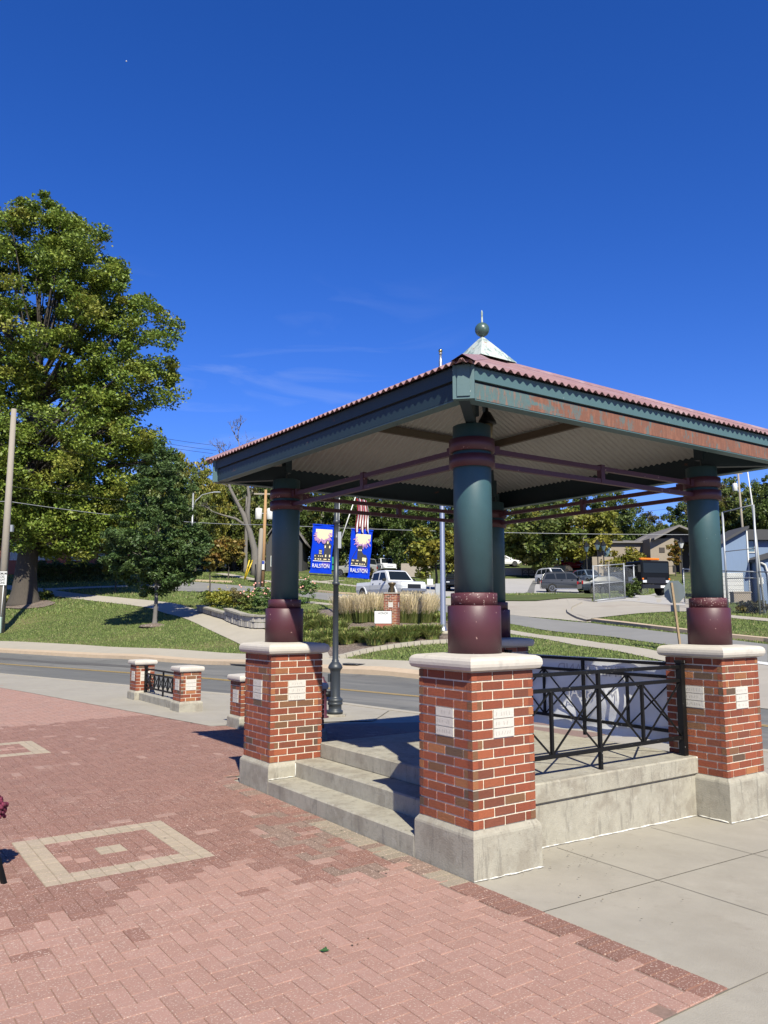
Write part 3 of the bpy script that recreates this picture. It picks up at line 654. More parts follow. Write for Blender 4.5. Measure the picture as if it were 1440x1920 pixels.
for k,(cx_,cy_,dx,dy) in enumerate(((0,0,-1,-1),(SS,0,1,-1),(0,SS,-1,1),(SS,SS,1,1))):
    mb=MB(); d=Vector((dx,dy,0)).normalized(); t=Vector((-d.y,d.x,0)); c=Vector((cx_,cy_,0))+Vector((dx,dy,0))*(FO-.035)
    def slab(w,z0,z1,a,b): 
        P=[c+d*a-t*w,c+d*a+t*w,c+d*b+t*w,c+d*b-t*w]
        mb.loft([[(p.x,p.y,z0) for p in P],[(p.x,p.y,z1) for p in P]])
    slab(.075,3.287,3.527,-.06,.035); slab(.045,3.305,3.527,.035,.045)
    mb.build('corner_plate',M['teallight'],pav)
    # hip bracket from the corner to the column head, then the hip rafter
    mb=MB(); a=Vector((cx_,cy_,3.36))+Vector((dx,dy,0))*(FO-.05); b=Vector((cx_,cy_,3.37))-Vector((dx,dy,0))*.305
    mb.bar(a,b,.075,.15); e=Vector((c0,c0,4.30)); b2=b+Vector((0,0,.22)); 
    mb.bar(b+Vector((0,0,.0)),b2,.075,.1); mb.bar(b2,e,.06,.10)
    mb.build('hip_rafter',M['tealshade'],pav)
pr_=MB(); dpt=.70
for s_ in range(4):
    f=fplace(s_); z=ZE-.035+SL*(dpt+EO)-.02; pr_.loft([[f(dpt+.02,-dpt,z-.085),f(dpt+.02,-dpt-.05,z-.085),f(dpt+.02,-dpt-.05,z),f(dpt+.02,-dpt,z)],[f(SS-dpt-.02,-dpt,z-.085),f(SS-dpt-.02,-dpt-.05,z-.085),f(SS-dpt-.02,-dpt-.05,z),f(SS-dpt-.02,-dpt,z)]])
pr_.build('purlin_ring',M['purlin'],pav)
# lantern under the roof by the near column
ln=MB().lathe([(.012,3.60),(.012,3.45),(.03,3.44),(.07,3.37),(.078,3.345),(.02,3.34)],.50,.335,16).build('lantern',M['black'],pav)
MB().lathe([(.035,3.18),(.05,3.34)],.50,.335,12).build('lantern_glass',mat('lantern_glass',(.5,.42,.25),.3,transl=.4),ln)
MB().lathe([(.02,3.14),(.045,3.15),(.045,3.18),(.03,3.185)],.50,.335,12).build('lantern_base',M['black'],ln)
# platform and steps
PZ=.477
pl=MB(); 
pl.box(.59,.305,.315,SU+.03,SU-.0,PZ,bev=.012); pl.box(.60,.322,-.15,SU+.02,SU-.02,.30); pl.box(.6,.335,.29,SU+.01,SU-.03,.32)
p_=pl.build('platform',M['footing'],pav)
MB().box(-.0285,.637,-.15,.61,SU-.027,.163,bev=.012).build('step',M['footing'],pav)
MB().box(.285,.612,.1,.61,SU-.002,.32,bev=.012).build('step',M['footing'],pav)
def zg(u,v): return GU*min(max(u,0),4)+GV*min(max(v,0),4)
def wig(a,b,n,r=.007):
    a=Vector(a);b=Vector(b); ca=MB(); ca.tube([a+(b-a)*k/n+Vector((random.uniform(-.002,.002),random.uniform(-.003,.003),random.uniform(-.002,.003))) for k in range(n+1)],[r*random.uniform(.25,1.2) for _ in range(n+1)],6); ca.build('caulk_bead',M['caulk'],p_)
wig((-.03,-.032,zg(0,0)),(.645,-.032,zg(.64,0)),14); wig((.66,.318,zg(.66,.3)-.004),(SU-.03,.318,zg(SU,.3)-.004),30); wig((SU-.03,-.032,zg(SU,0)),(SU+.66,-.032,zg(3.7,0)),12); wig((SU-.032,.0,zg(SU,0)),(SU-.032,.3,zg(SU,.3)),6)
wig((-.02,SU-.03,.168),(.285,SU-.03,.168),8); wig((.283,SU-.03,.17),(.283,SU-.03,.30),4); wig((SU-.002,.31,.32),(SU-.002,.31,.475),4)
# railings
def railing(A,B,name='railing',lab=None,parent=None,z0=PZ,h=(.168,.705,.835),panels=4,m=None,posts=((0,.06),(1,.06)),mids=(.5,)):
    A=Vector((*A,z0));B=Vector((*B,z0)); d=B-A; mb=MB(); up=lambda p,z:p+Vector((0,0,z))
    for z in h: mb.bar(up(A,z),up(B,z),.032)
    for k in range(1,panels):
        if k/panels in mids: continue
        mb.bar(up(A+d*k/panels,h[0]),up(A+d*k/panels,h[1]),.026)
    for k in range(panels):
        a=A+d*k/panels;b=A+d*(k+1)/panels; mb.bar(up(a,h[0]),up(b,h[1]),.013); mb.bar(up(a,h[1]),up(b,h[0]),.013)
    r=mb.build(name,m or M['black'],parent or pav); tag(r,lab)
    for t in mids: q=A+d*t; MB().bar(q,up(q,h[2]),.03).build('railing_post',M['black'],r)
    for t,w_ in posts:
        q=A+d*t; MB().bar(q,up(q,h[2]+.04),w_).box(q.x-w_*.62,q.y-w_*.62,q.z+h[2]+.035,q.x+w_*.62,q.y+w_*.62,q.z+h[2]+.06).build('railing_post',M['black'],r)
    return r
railing((.63,.405),(SU-.06,.405),lab='black steel railing with crossed bars along the near side')
railing((SU+.20,.64),(SU+.20,SU-.05),lab='black steel railing with crossed bars along the far side')
MB().bar((.655,SU+.22,PZ-.3),(.655,SU+.22,1.30),.055).bar((.655,SU+.22,1.0),(.73,SU+.22,1.0),.03).build('railing_end_post',M['black'],pav)
# banner tied outside the far railing
bn=MB(); nu,nv=40,16
def bpt(i,j):
    v=.62+(SU-.62)*i/nu; z=.515+(1.335-.515)*j/nv; return (SU+.245+.006*math.sin(i*.9+j*.5)+.034*math.sin(i*.42+j*.55+1.5*math.sin(j*.4))*(1.1-abs(j/nv-.5)*2)+.012*math.sin(i*.33+j*.9),v,z-.012*math.sin(i*.55)*(1 if j==0 else 0))
bn.add([bpt(i,j) for j in range(nv+1) for i in range(nu+1)],[(j*(nu+1)+i,j*(nu+1)+i+1,(j+1)*(nu+1)+i+1,(j+1)*(nu+1)+i) for j in range(nv) for i in range(nu)],sm=True)
bo=bn.build('banner',M['vinyl']); 
PM=Matrix.Translation((X0,Y0,0))@Matrix.Rotation(PHI,4,'Z'); bo.matrix_world=PM
tag(bo,'long white vinyl banner tied outside the far pavilion railing, seen from its back','banner')
# lettering shows through, mirrored from this side: text plane faces +u, read from outside
def btext(s,size,v,z):
    # local text x -> +v, y -> z ; seen from the inside it is mirrored
    mt=Matrix.Translation((SU+.2085,v,z))@Matrix(((0,0,1,0),(1,0,0,0),(0,1,0,0),(0,0,0,1)))
    o=textmesh('banner_lettering',s,size,M['vinyltext'],bo,mt,extr=.0003)
btext('THE GRAND',.17,1.75,1.19); btext('MARSHAL',.17,1.75,.93)
# ------------------------------------------------------------------ low brick walls with railings on the forecourt
def low_wall(v0,lab,idx,ln=2.62):
    g=.04; root=empty('brick_railing_wall',(X0,Y0,0),PHI,lab,'low brick wall','low brick piers with railing along the forecourt')
    for vv in (v0,v0+ln):
        random.seed(int(vv*10)); mb=MB(); w=.40; u0=1.765; brick_shaft(mb,u0,vv+.03,w,.2,8,2,(2,4)); p=mb.build('brick_pier',M['brick'],root)
        plaques(p,u0,vv+.03,w,.2,8,2,(2,4)); cap(u0,vv+.03,w,.2+8*CH,.045,.10).build('pier_cap',M['stone'],p); footing(u0,vv+.03,w,-.1,.2,.035).build('pier_footing',M['footing'],p)
    MB().box(1.83,v0+.4,-.1,2.1,v0+ln+.04,.165,bev=.01).build('kerb',M['footing'],root)
    railing((1.965,v0+.47),(1.965,v0+ln-.02),parent=root,z0=.165,h=(.11,.40,.50),panels=8,posts=((1,.055),(0,.055)))
    return root
low_wall(10.17,'low brick wall with two capped piers and black railing nearest the street','a')
low_wall(4.93+2.62-2.62+.0,'x','b') if False else None
lw=low_wall(5.62,'low brick wall with railing, half hidden behind the left pavilion pier','b',1.93)
# ------------------------------------------------------------------ lamp post with banners
LPp=G(628,1343); LZ=T1(LPp[0],LPp[1]); lamp=empty('street_lamp',(LPp[0],LPp[1],LZ),0,'tall dark grey street lamp carrying two blue banners beside the left pier','street lamp')
LP=MB().lathe([(.145,0.05),(.148,.10),(.125,.115),(.12,.12),(.12,.20),(.14,.215),(.14,.245),(.125,.26),(.14,.275),(.14,.31),(.118,.325),(.10,.34),(.093,.36),(.093,.80),(.105,.84),(.13,.865),(.135,.885),(.115,.93),(.075,.98),(.065,.985),(.068,1.005),(.06,1.02),(.056,1.03),(.05,2.4),(.072,2.41),(.072,2.45),(.05,2.46),(.048,3.27),(.053,3.28),(.053,3.3),(.048,3.31),(.048,3.56),(.062,3.57),(.062,3.62),(.046,3.63),(.046,4.05),(.10,4.1),(.10,4.2),(.05,4.25)],0,0,24).build('lamp_post',M['postgrey'],lamp)
MB().box(-.2,-.17,-.05,.2,.17,.045,bev=.01).build('base_block',M['footing'],lamp)
MB().lathe([(.06,4.25),(.14,4.35),(.17,4.55),(.12,4.8),(.03,4.9)],0,0,20).build('lamp_globe',mat('globe',(.6,.6,.58),.3,transl=.3),lamp)
MB().lathe([(.18,4.72),(.10,4.88),(.02,5.0)],0,0,20).build('lamp_cap',M['postgrey'],lamp)
MB().box(-.135,-.05,.62,-.09,.05,.76).build('meter_box',M['postgrey'],lamp)
MB().bar((-.51,0,3.56),(.72,0,3.47),.018).build('banner_arm',M['black'],lamp); MB().bar((-.5,.0,2.60),(.70,0,2.52),.018).build('banner_arm',M['black'],lamp)
def street_banner(xc,zc,lab,kind):
    b=empty('street_banner',(LPp[0]+xc,LPp[1],LZ+zc),0,lab,'banner','blue banners on the street lamp'); b.rotation_euler=(0,R_(4.5 if kind else 3.5),R_(0))
    w,h=.40,.89; mb=MB(); n=10; k=18
    def wv(i,j): x=-w/2+w*i/n; z=-h/2+h*j/k; return (x+.006*math.sin(j*.7),-.004+.012*math.sin(i*.8+j*.35)*(.3+abs(.5-j/k)),z)
    f=mb.add([wv(i,j) for j in range(k+1) for i in range(n+1)],[(j*(n+1)+i,j*(n+1)+i+1,(j+1)*(n+1)+i+1,(j+1)*(n+1)+i) for j in range(k) for i in range(n)],sm=True).build('banner_cloth',M['bblue'],b,fix=False)
    Y=-.022
    q=MB(); random.seed(3+kind)   # firework: cream core, lilac rays
    cxr,czr=(.0,.30) if not kind else (.03,.30)
    q.add([(-.14+kind*.03,Y,.235),(.17,Y,.235),(.17,Y,.37),(-.14+kind*.03,Y,.37)],[(0,1,2,3)],mi=0)
    for ia,a in enumerate(np.linspace(-168,-12,52)):
        r0=.05;r1=random.uniform(.14,.245)*(1.0 if -140<a<-40 else .82); a_=R_(a+random.uniform(-2,2)); wd=.011
        for (ra,rb,mi,yy) in ((r0,r1,1,Y-.0003-ia*.00003),(r0,r1*.68,0,Y-.0022-ia*.00003)):
            xa,za=cxr+ra*math.cos(a_),.33+ra*math.sin(a_); xb,zb=cxr+rb*math.cos(a_),.33+rb*math.sin(a_)
            if abs(xb)>.185: continue
            px_,pz_=-math.sin(a_)*wd/2,math.cos(a_)*wd/2
            q.add([(xa-px_,yy,za-pz_),(xa+px_,yy,za+pz_),(xb+px_*1.5,yy,zb+pz_*1.5),(xb-px_*1.5,yy,zb-pz_*1.5)],[(0,1,2,3)],mi=mi)
    q.build('firework_print',[M['cream'],M['lilac']],f,fix=False)
    s=MB(); yb=Y-.004
    def rect(x0,z0,x1,z1,mi=0,y=yb): s.add([(x0,y,z0),(x1,y,z0),(x1,y,z1),(x0,y,z1)],[(0,1,2,3)],mi=mi)
    def poly_(pts,mi=0,y=yb): s.add([(a,y,b) for a,b in pts],[tuple(range(len(pts)))],mi=mi)
    yw=yb-.002
    if not kind:
        poly_([(.03,-.22),(.165,-.22),(.165,.06),(.185,.06),(.10,.175),(.02,.06),(.045,.06)]); rect(-.14,-.22,.03,-.105); rect(-.06,-.105,.005,-.01)
        for x,z in ((.045,.02),(.13,.02),(.065,-.15),(.14,-.15),(.09,.10)): rect(x,z,x+.022,z+.045,1,yw)
        for z in (-.05,-.09): rect(-.052,z,-.003,z+.014,1,yw)
        for x in (-.13,-.06,-.02,.01): rect(x,-.15,x+.013,-.125,1,yw)
        for x in (-.125,-.07,-.03,.04,.07,.13): rect(x,-.205,x+.026,-.185,1,yw)
        rect(-.155,-.237,.175,-.226,2,yw)
    else:
        poly_([(-.06,-.22),(.15,-.22),(.15,-.10),(.11,-.02),(.06,-.01),(.03,.04),(.03,.15),(-.05,.15),(-.055,.02),(-.05,-.1)]); rect(-.16,-.22,-.05,-.11); poly_([(-.16,-.11),(-.05,.13),(-.045,.13),(-.05,-.06)][:3]+[(-.15,-.11)])
        for x in (-.045,-.02,.005): rect(x,.05,x+.016,.078,1,yw)
        poly_([(.045,-.07),(.12,-.075),(.115,-.17),(.10,-.14),(.045,-.135)],1,yw)
        for x in (-.145,-.12,-.06,-.04): rect(x,-.15,x+.013,-.125,1,yw)
        for x in (-.155,-.08,-.055,0,.04,.08): rect(x,-.208,x+.02,-.186,1,yw)
        rect(-.165,-.237,.13,-.226,2,yw)
    for k_ in range(7): x=.0+k_*.02; s.add([(x,yb,-.33),(x+.006,yb,-.33),(x+.035,yb,-.262),(x+.028,yb,-.262)],[(0,1,2,3)],mi=3)
    s.build('building_print',[M['ink'],M['cream'],M['white'],M['lilac']],f,fix=False)
    textmesh('lettering','RALSTON',.104,M['white'],f,Matrix.Translation((-.0,Y-.008,-.325))@Matrix.Rotation(R_(90),4,'X'),xs=.72)
    for z in (.455,-.45): MB().bar((-.21,0,z),(.21,0,z),.022).build('banner_rod',M['bblue'],b)
    return b
street_banner(-.265,3.08,'blue banner left of the lamp post showing a spired dark building under fireworks',0)
street_banner(.455,2.99,'blue banner right of the lamp post showing a square towered dark building under fireworks',1)
# flag on angled staff from the lamp
def stripes_flag(name,loc,w,h,label,droop=True,parent=None,angle=0):
    mb=MB(); n=26;k=16
    def P(i,j):
        s=i/n; x=w*s; z=-h*j/k; return (x*(.55 if droop else 1)+.0*z, .05*w*math.sin(s*9+j*.25)*(.4+s), z-.55*w*s*(.8 if droop else .05)+ .02*math.sin(s*6))
    for j in range(k):
        for i in range(n):
            st=(j*13//k)%2; red=(st==0); can=(i<n*.38 and j<k*.52)
            mb.add([P(i,j),P(i+1,j),P(i+1,j+1),P(i,j+1)],[(0,1,2,3)],mi=2 if can else (0 if red else 1))
    o=mb.build('flag_cloth',[M['red'],M['white'],M['signblue']],parent,fix=False); o.location=loc; o.rotation_euler=(0,0,angle); return o
fr=empty('flag_staff',(LPp[0]+.045,LPp[1]-.02,LZ+3.12),0,'angled white flag staff with red and white striped flag on the street lamp','flag')
MB().tube([(0,0,0),(.315,0,.95)],.010,8).build('staff',M['signwhite'],fr)
MB().box(-.01,-.03,-.03,.05,.03,.28).build('bracket',M['galv'],fr)
fm=MB(); n=20;k=10   # furled flag hanging from the staff, stripes running down
def FP(i,j): s=i/n; return (.33+.26*j/k*(.75+.25*s)+.02*math.sin(s*5), .05*math.sin(j*1.6+s*3), .93-.62*s-.05*j/k-.04*math.sin(j*1.3)*s)
for i in range(n):
    for j in range(k): fm.add([FP(i,j),FP(i,j+1),FP(i+1,j+1),FP(i+1,j)],[(0,1,2,3)],mi=j%2)
fm.build('flag_cloth',[M['red'],M['white']],fr,fix=False)
# ------------------------------------------------------------------ hydrant beside the lamp, plant at the left edge
hp=G(606,1346); hy=empty('hydrant',(hp[0]-.02,hp[1],T1(hp[0],hp[1])),0,'maroon hydrant with black side outlet, mostly hidden behind the left pier','hydrant')
MB().lathe([(.12,0),(.12,.03),(.085,.04),(.08,.5),(.1,.51),(.1,.53),(.085,.62),(.04,.68),(.03,.73)],0,0,20).build('hydrant_body',M['maroon'],hy)
MB().tube([(0,0,.42),(.15,0,.42)],[.05,.055],14).build('outlet',M['black'],hy)
pp=G(-44,1648); pot=empty('flower_planter',(pp[0],pp[1],0.0),0,'dark maroon flowers over a black metal planter leg at the left edge','planter')
random.seed(9); fl=MB()
for k_ in range(330):
    a=random.uniform(0,6.28);e_=random.uniform(-.35,1.3);r=.155*random.uniform(.88,1.06); c=(r*math.cos(a)*math.cos(e_)-.0,r*math.sin(a)*math.cos(e_),.46+r*.8*math.sin(e_)); k=random.uniform(.6,1.3); fl.sphere(c,random.uniform(.010,.02),8,(.10*k,.008*k,.028*k))
fl.build('flowers',mat('maroon_petals',(1,1,1),.8,attr=True),pot)
MB().lathe([(.09,.2),(.12,.42),(.125,.44)],0,0,18).build('pot',M['black'],pot)
for a in (-.35,1.7,3.8): MB().bar((.08*math.cos(a),.08*math.sin(a),.38),(.25*math.cos(a),.25*math.sin(a),0.0),.028).build('leg',M['black'],pot)
# litter
random.seed(4); 
lf=G(598,1785); mb=MB(); mb.add([(0,0,.004),(.03,.012,.012),(.06,0,.006),(.03,-.015,.004)],[(0,1,2,3)],(.03,.08,.03)).add([(.02,.01,.006),(.035,.035,.012),(.045,.01,.01)],[(0,1,2)],(.03,.08,.03)); o=mb.build('fallen_leaf',M['leaf']); o.location=(lf[0],lf[1],.004); tag(o,'green fallen leaf lying on the pink brick pavers','leaf')
lt=MB()
for a,b,n_k in ((1100,1600,34),(1010,1625,14),(560,1560,22),(700,1620,18),(250,1590,10),(620,1780,8),(1150,1700,10)):
    for _ in range(n_k):
        q=G(a+random.gauss(0,55),b+random.gauss(0,18)); s=random.uniform(.004,.012); an=random.uniform(0,6.3); z=T1(q[0],q[1])+.004; c,s_=math.cos(an),math.sin(an)
        lt.add([(q[0]-c*s,q[1]-s_*s,z),(q[0]+s_*s*.5,q[1]-c*s*.5,z+.003),(q[0]+c*s,q[1]+s_*s,z+.001),(q[0]-s_*s*.5,q[1]+c*s*.5,z+.002)],[(0,1,2,3)],random.choice([(.06,.045,.03),(.10,.07,.04),(.04,.04,.03)]))
o=lt.build('leaf_litter',M['leaf'],fix=False); tag(o,'scattered dry leaf crumbs on the slabs and pavers','leaf litter',kind='stuff')
# ------------------------------------------------------------------ poles and wires
def upole(px,py,topy,r,m,name='utility_pole',lab='',arm=None,trans=(),lean=0):
    P=G(px,py); h=(py-topy)*mpp(P)*1.03; root=empty(name,(P[0],P[1],P[2]-.02),0,lab,'utility pole')
    root.rotation_euler=(0,R_(lean),0); MB().lathe([(r,0),(r*.62,h)],0,0,16).build('pole',m,root)
    if arm: MB().bar((-arm,0,h-.35),(arm,0,h-.35),.12).build('crossarm',M['wood'],root)
    for sx,sz in trans:
        t=MB().lathe([(.26,sz-.5),(.28,sz-.48),(.28,sz+.35),(.22,sz+.42),(.05,sz+.45)],sx,0,16).build('transformer',M['signwhite'],root); MB().lathe([(.03,sz+.42),(.05,sz+.5),(.03,sz+.62)],sx,0,8).build('bushing',M['wood'],t)
        MB().bar((0,0,sz),(sx,0,sz),.06).build('bracket',M['galv'],root)
    return root,P,h
lp,LPole,lh=upole(0,1187,768,.24,M['wood'],lab='tall weathered grey wooden utility pole at the left edge')
bxp=MB().box(-.16,-.32,0,.16,-.02,.95,bev=.03); bxp.build('cable_box',mat('pale_green_box',(.42,.55,.48),.6),lp); MB().tube([(.12,-.26,.9),(.16,-.24,3.2)],.03,8).build('conduit',M['signwhite'],lp)
MB().box(.28,-.15,5.95,.42,.05,6.35).build('junction_box',M['galv'],lp)
sg=empty('weight_limit_sign',(LPole[0]-.03,LPole[1]-.28,LPole[2]+3.17),0,'small white weight limit sign fixed to the left utility pole','sign')
MB().box(-.36,-.012,-.40,.36,.0,.40,bev=.004).build('sign_plate',M['signwhite'],sg)
for i_,s in enumerate(('MAXIMUM','GROSS','WEIGHT','5 TONS')): textmesh('lettering',s,.19,M['ink'],sg,Matrix.Translation((0,-.016,.27-.18*i_))@Matrix.Rotation(R_(90),4,'X'),xs=.8,bold=.004)
cpole,CPp,ch=upole(493,1100,920,.17,M['woodnew'],lab='tan wooden utility pole with crossarm and two white transformers beyond the side street',arm=.95,trans=((-.5,0),(.5,0))) if False else upole(492,1100,921,.17,M['woodnew'],lab='tan wooden utility pole with crossarm and two white transformers beyond the side street',arm=.95,trans=((-.52,6.0),(.42,6.0)),lean=.9)
st_=G(484,1101); sp_=empty('pole_stub',(st_[0],st_[1],st_[2]),0,'short old grey pole stub lashed beside the tan utility pole','pole stub'); sp_.rotation_euler=(0,R_(2),0)
MB().lathe([(.22,0),(.2,3),(.17,4.6),(.1,4.75)],0,0,12).build('stub',M['wood'],sp_)
rpole,RP,rh=upole(1399,1075,885,.16,M['wood'],lab='pale utility pole with one white transformer rising behind the blue shed',trans=((-.5,10.2),),arm=.5,lean=-1.2)
# blue and white sign on the tan pole
def flat_sign(name,px,py,w,h,m,lab,pole_to=None,cat='sign',m2=None,off=0,depthP=None):
    P=depthP if depthP is not None else G(px,pole_to); k=mpp(P); z=P[2]+(pole_to-py)*k; r=empty(name,(P[0],P[1],P[2]),0,lab,cat)
    MB().box(-w*k/2,-.06,z-P[2]-h*k/2,w*k/2,-.04,z-P[2]+h*k/2,bev=.003).build('sign_plate',m,r)
    if m2: MB().box(-w*k/2+.02,-.068,z-P[2]+h*k*.12,w*k/2-.02,-.061,z-P[2]+h*k/2-.02).build('sign_header',m2,r)
    return r,P,k,z
r,P,k,z=flat_sign('street_sign',494,1060,8,17,M['signwhite'],'small blue and white sign mounted on the tan utility pole',1100,m2=M['signblue'],depthP=CPp+np.array([.0,-.2,0])); 
for (bx,tx,lab) in ((458,467,'left yellow guy wire guard by the tan pole'),(459.5,473,'right thinner yellow guy wire guard by the tan pole')):
    P=G(bx,1086); k=mpp(P); g_=MB().tube([(0,0,0),((tx-bx)*k,0,36*k)],.055,8); o=g_.build('guy_wire_guard',M['yplastic']); o.location=P; tag(o,lab,'guy wire guard')
# street light on a curved arm
P=G(357,1092); k=mpp(P); slr=empty('street_light',tuple(P),0,'galvanised street light with long curved arm above the sapling','street light')
hh=(1092-921)*k; MB().lathe([(.11,0),(.07,hh)],0,0,10).build('pole',M['galv'],slr)
MB().tube([(0,0,hh-1.6),(.25,0,hh-.75),(.8,0,hh-.22),(1.6,0,hh-.02),(2.0,0,hh)],.045,8).build('arm',M['galv'],slr); MB().box(1.75,-.12,hh-.06,2.35,.12,hh+.06,bev=.03).build('lamp_head',M['galv'],slr)
# big flagpole
P=G(831,1187); k=mpp(P); fp=empty('flagpole',tuple(P),0,'tall brushed aluminium flagpole with gold ball standing in the garden bed','flagpole')
fh=(1187-664)*k*1.035; MB().lathe([(.20,0),(.20,.05),(.14,.09),(.115,.25),(.11,.3),(.075,fh*.97),(.04,fh)],0,0,20).build('pole',M['alu'],fp); MB().lathe([(.05,fh),(.085,fh+.02),(.04,fh+.06)],0,0,12).build('truck',M['alu'],fp); MB().sphere((0,0,fh+.14),.085,16).build('gold_ball',M['gold'],fp); MB().lathe([(.42,-.05),(.42,.06),(.38,.08)],0,0,20).build('base_slab',M['walk'],fp)
# street name pole behind the lamp
P=G(631,1152); k=mpp(P); snp=empty('street_name_pole',tuple(P),0,'thin white pole with green street name blades seen behind the lamp post','sign pole')
MB().tube([(0,0,0),(.05,0,(1152-930)*k)],.06,8).build('pole',M['signwhite'],snp); 
for z_ in (1048,1060): MB().box(-.5,-.03,(1152-z_-9)*k,.02,.0,(1152-z_+(0 if z_==1060 else 4))*k).build('name_blade',M['green'],snp)
# stop sign seen from the back
P=G(1277,1221); k=mpp(P); ss=empty('stop_sign',tuple(P),R_(0),'back of an octagonal sign on a leaning tan wooden post before the right pier','sign')
topz=(1221-1093)*k; cz_=(1221-1110)*k; ro=.36
MB().bar((0,0,-.1),(-12*k,0,topz),.085,.06).build('sign_post',mat('tan_post',(.34,.24,.14),.9,.2,6),ss)
AX=Matrix.Translation((-11*k+.06,.06,cz_))@Matrix.Rotation(R_(-50),4,'Z')
def octo(r_,y0,y1,m,nm):
    mb=MB(); mb.loft([[tuple(AX@Vector((r_*math.cos(R_(22.5+45*i)),yy,r_*math.sin(R_(22.5+45*i))))) for i in range(8)] for yy in (y0,y1)]); return mb.build(nm,m,ss)
octo(.38,.04,.05,M['signback'],'sign_plate'); octo(.37,.0505,.052,M['red'],'sign_face')
textmesh('lettering','STOP',.26,M['white'],ss,AX@Matrix.Translation((0,.055,0))@Matrix.Rotation(R_(180),4,'Z')@Matrix.Rotation(R_(90),4,'X'),xs=.8,bold=.006)
sp2=MB(); q=[tuple(AX@Vector((x,y,z))) for z in (-.62,-.42) for x,y in ((-.15,.04),(.15,.04),(.15,.05),(-.15,.05))]; sp2.add(q,[(0,3,2,1),(4,5,6,7),(0,1,5,4),(1,2,6,5),(2,3,7,6),(3,0,4,7)]); sp2.build('small_plate',M['signback'],ss)
# small white sign near the truck, parking
P=G(1183/4.8+560,1118); flat_sign('road_sign',806.5,1091,11,11,M['signwhite'],'small white square road sign on a thin post right of the pickup',1116)
r,P,k,z=flat_sign('road_sign',806.5,1081,8,6,M['signwhite'],'x',1116); [bpy.data.objects.remove(c) for c in list(r.children)]; bpy.data.objects.remove(r)
o=[q for q in C.objects if q.name.startswith('road_sign')][-1]; MB().bar((0,0,0),(0,0,1.5),.05).build('sign_post',M['galv'],o)
# thin dark posts on the lawn
for px,py,ty,lab in ((478,1112,1058,'thin dark post beside the rose bed, left of the pavilion pier'),): 
    P=G(px,py); k=mpp(P); o=MB().lathe([(.05,0),(.05,(py-ty)*k)],0,0,8).build('thin_post',M['black']); o.location=P; tag(o,lab,'post')
# wires
def wire(name,A,B,sag,r,lab,m=None):
    A=Vector(A);B=Vector(B); pts=[A+(B-A)*t-Vector((0,0,sag*4*t*(1-t))) for t in np.linspace(0,1,24)]
    o=MB().tube(pts,r,4).build(name,m or M['ink'],fix=False); return tag(o,lab,'overhead wire','overhead wires')
wm=mat('wire_pale',(.35,.36,.38),.5)
a=at(15,940,LPole[1]); wire('overhead_wire',a,at(500,984,70),.35,.022,'thick pale wire from the left pole past the sapling to the tan pole',wm)
wire('overhead_wire',at(500,984,70),at(1500,1002,62),.3,.022,'long pale wire running behind the pavilion at banner height',wm)
wire('overhead_wire',at(-200,925,LPole[1]+3),a,.2,.022,'pale wire entering from the left edge at the grey pole',wm)
for k_,(ya,xb,yb,lab) in enumerate(((760,300,815,'uppermost thin wire from the top of the grey pole'),(765,290,822,'second thin wire from the top of the grey pole'),(772,285,828,'third thin wire below the top of the grey pole'),(822,300,873,'single thin wire leaving the middle of the grey pole'),(912,330,940,'thin wire just above the thick pale wire on the grey pole'))):
    wire('overhead_wire',at(26-4*(ya>800),ya,LPole[1]),at(xb*1.4,yb+ (yb-ya)*.4,62),.3,.014,lab)
for ya,yb,lab in ((944,956,'upper thin wire in the gap of sky right of the near column'),(962,966,'middle thin wire in the gap of sky right of the near column'),(972,985,'lower thin wire in the gap of sky right of the near column')):
    wire('overhead_wire',at(1380,yb-28,90),at(900,ya+18,120),.5,.015,lab)

mo=at(237,115,1400); o=MB().sphere((0,0,0),1.3,12).build('moon',M['white']); o.location=mo; tag(o,'tiny pale speck high in the blue sky at upper left','moon')
# ------------------------------------------------------------------ vegetation
def leaf_mesh(name,cen,size,col,m,parent=None,upbias=.5,asp=.62):
    n=len(cen); nr=rng.normal(size=(n,3)); nr[:,2]+=upbias*np.sign(nr[:,2]+.4); nr/=np.linalg.norm(nr,axis=1)[:,None]
    a=np.cross(nr,rng.normal(size=(n,3))); a/=np.linalg.norm(a,axis=1)[:,None]; b=np.cross(nr,a)
    s=size[:,None]; fold=nr*s*.18
    v=np.stack([cen-a*s,cen-b*s*asp+fold,cen+a*s,cen+b*s*asp+fold],1).reshape(-1,3).astype(np.float32)
    me=bpy.data.meshes.new(name); me.vertices.add(4*n); me.vertices.foreach_set('co',v.ravel()); me.loops.add(4*n); me.loops.foreach_set('vertex_index',np.arange(4*n,dtype=np.int32))
    me.polygons.add(n); me.polygons.foreach_set('loop_start',np.arange(0,4*n,4,dtype=np.int32)); me.polygons.foreach_set('loop_total',np.full(n,4,dtype=np.int32))
    ca=me.color_attributes.new('Col','FLOAT_COLOR','POINT'); c=np.repeat(np.c_[col,np.ones(n)],4,axis=0).astype(np.float32); ca.data.foreach_set('color',c.ravel())
    me.materials.append(m); me.update(); me.validate(); o=bpy.data.objects.new(name,me); C.objects.link(o)
    if parent: o.parent=parent
    return o
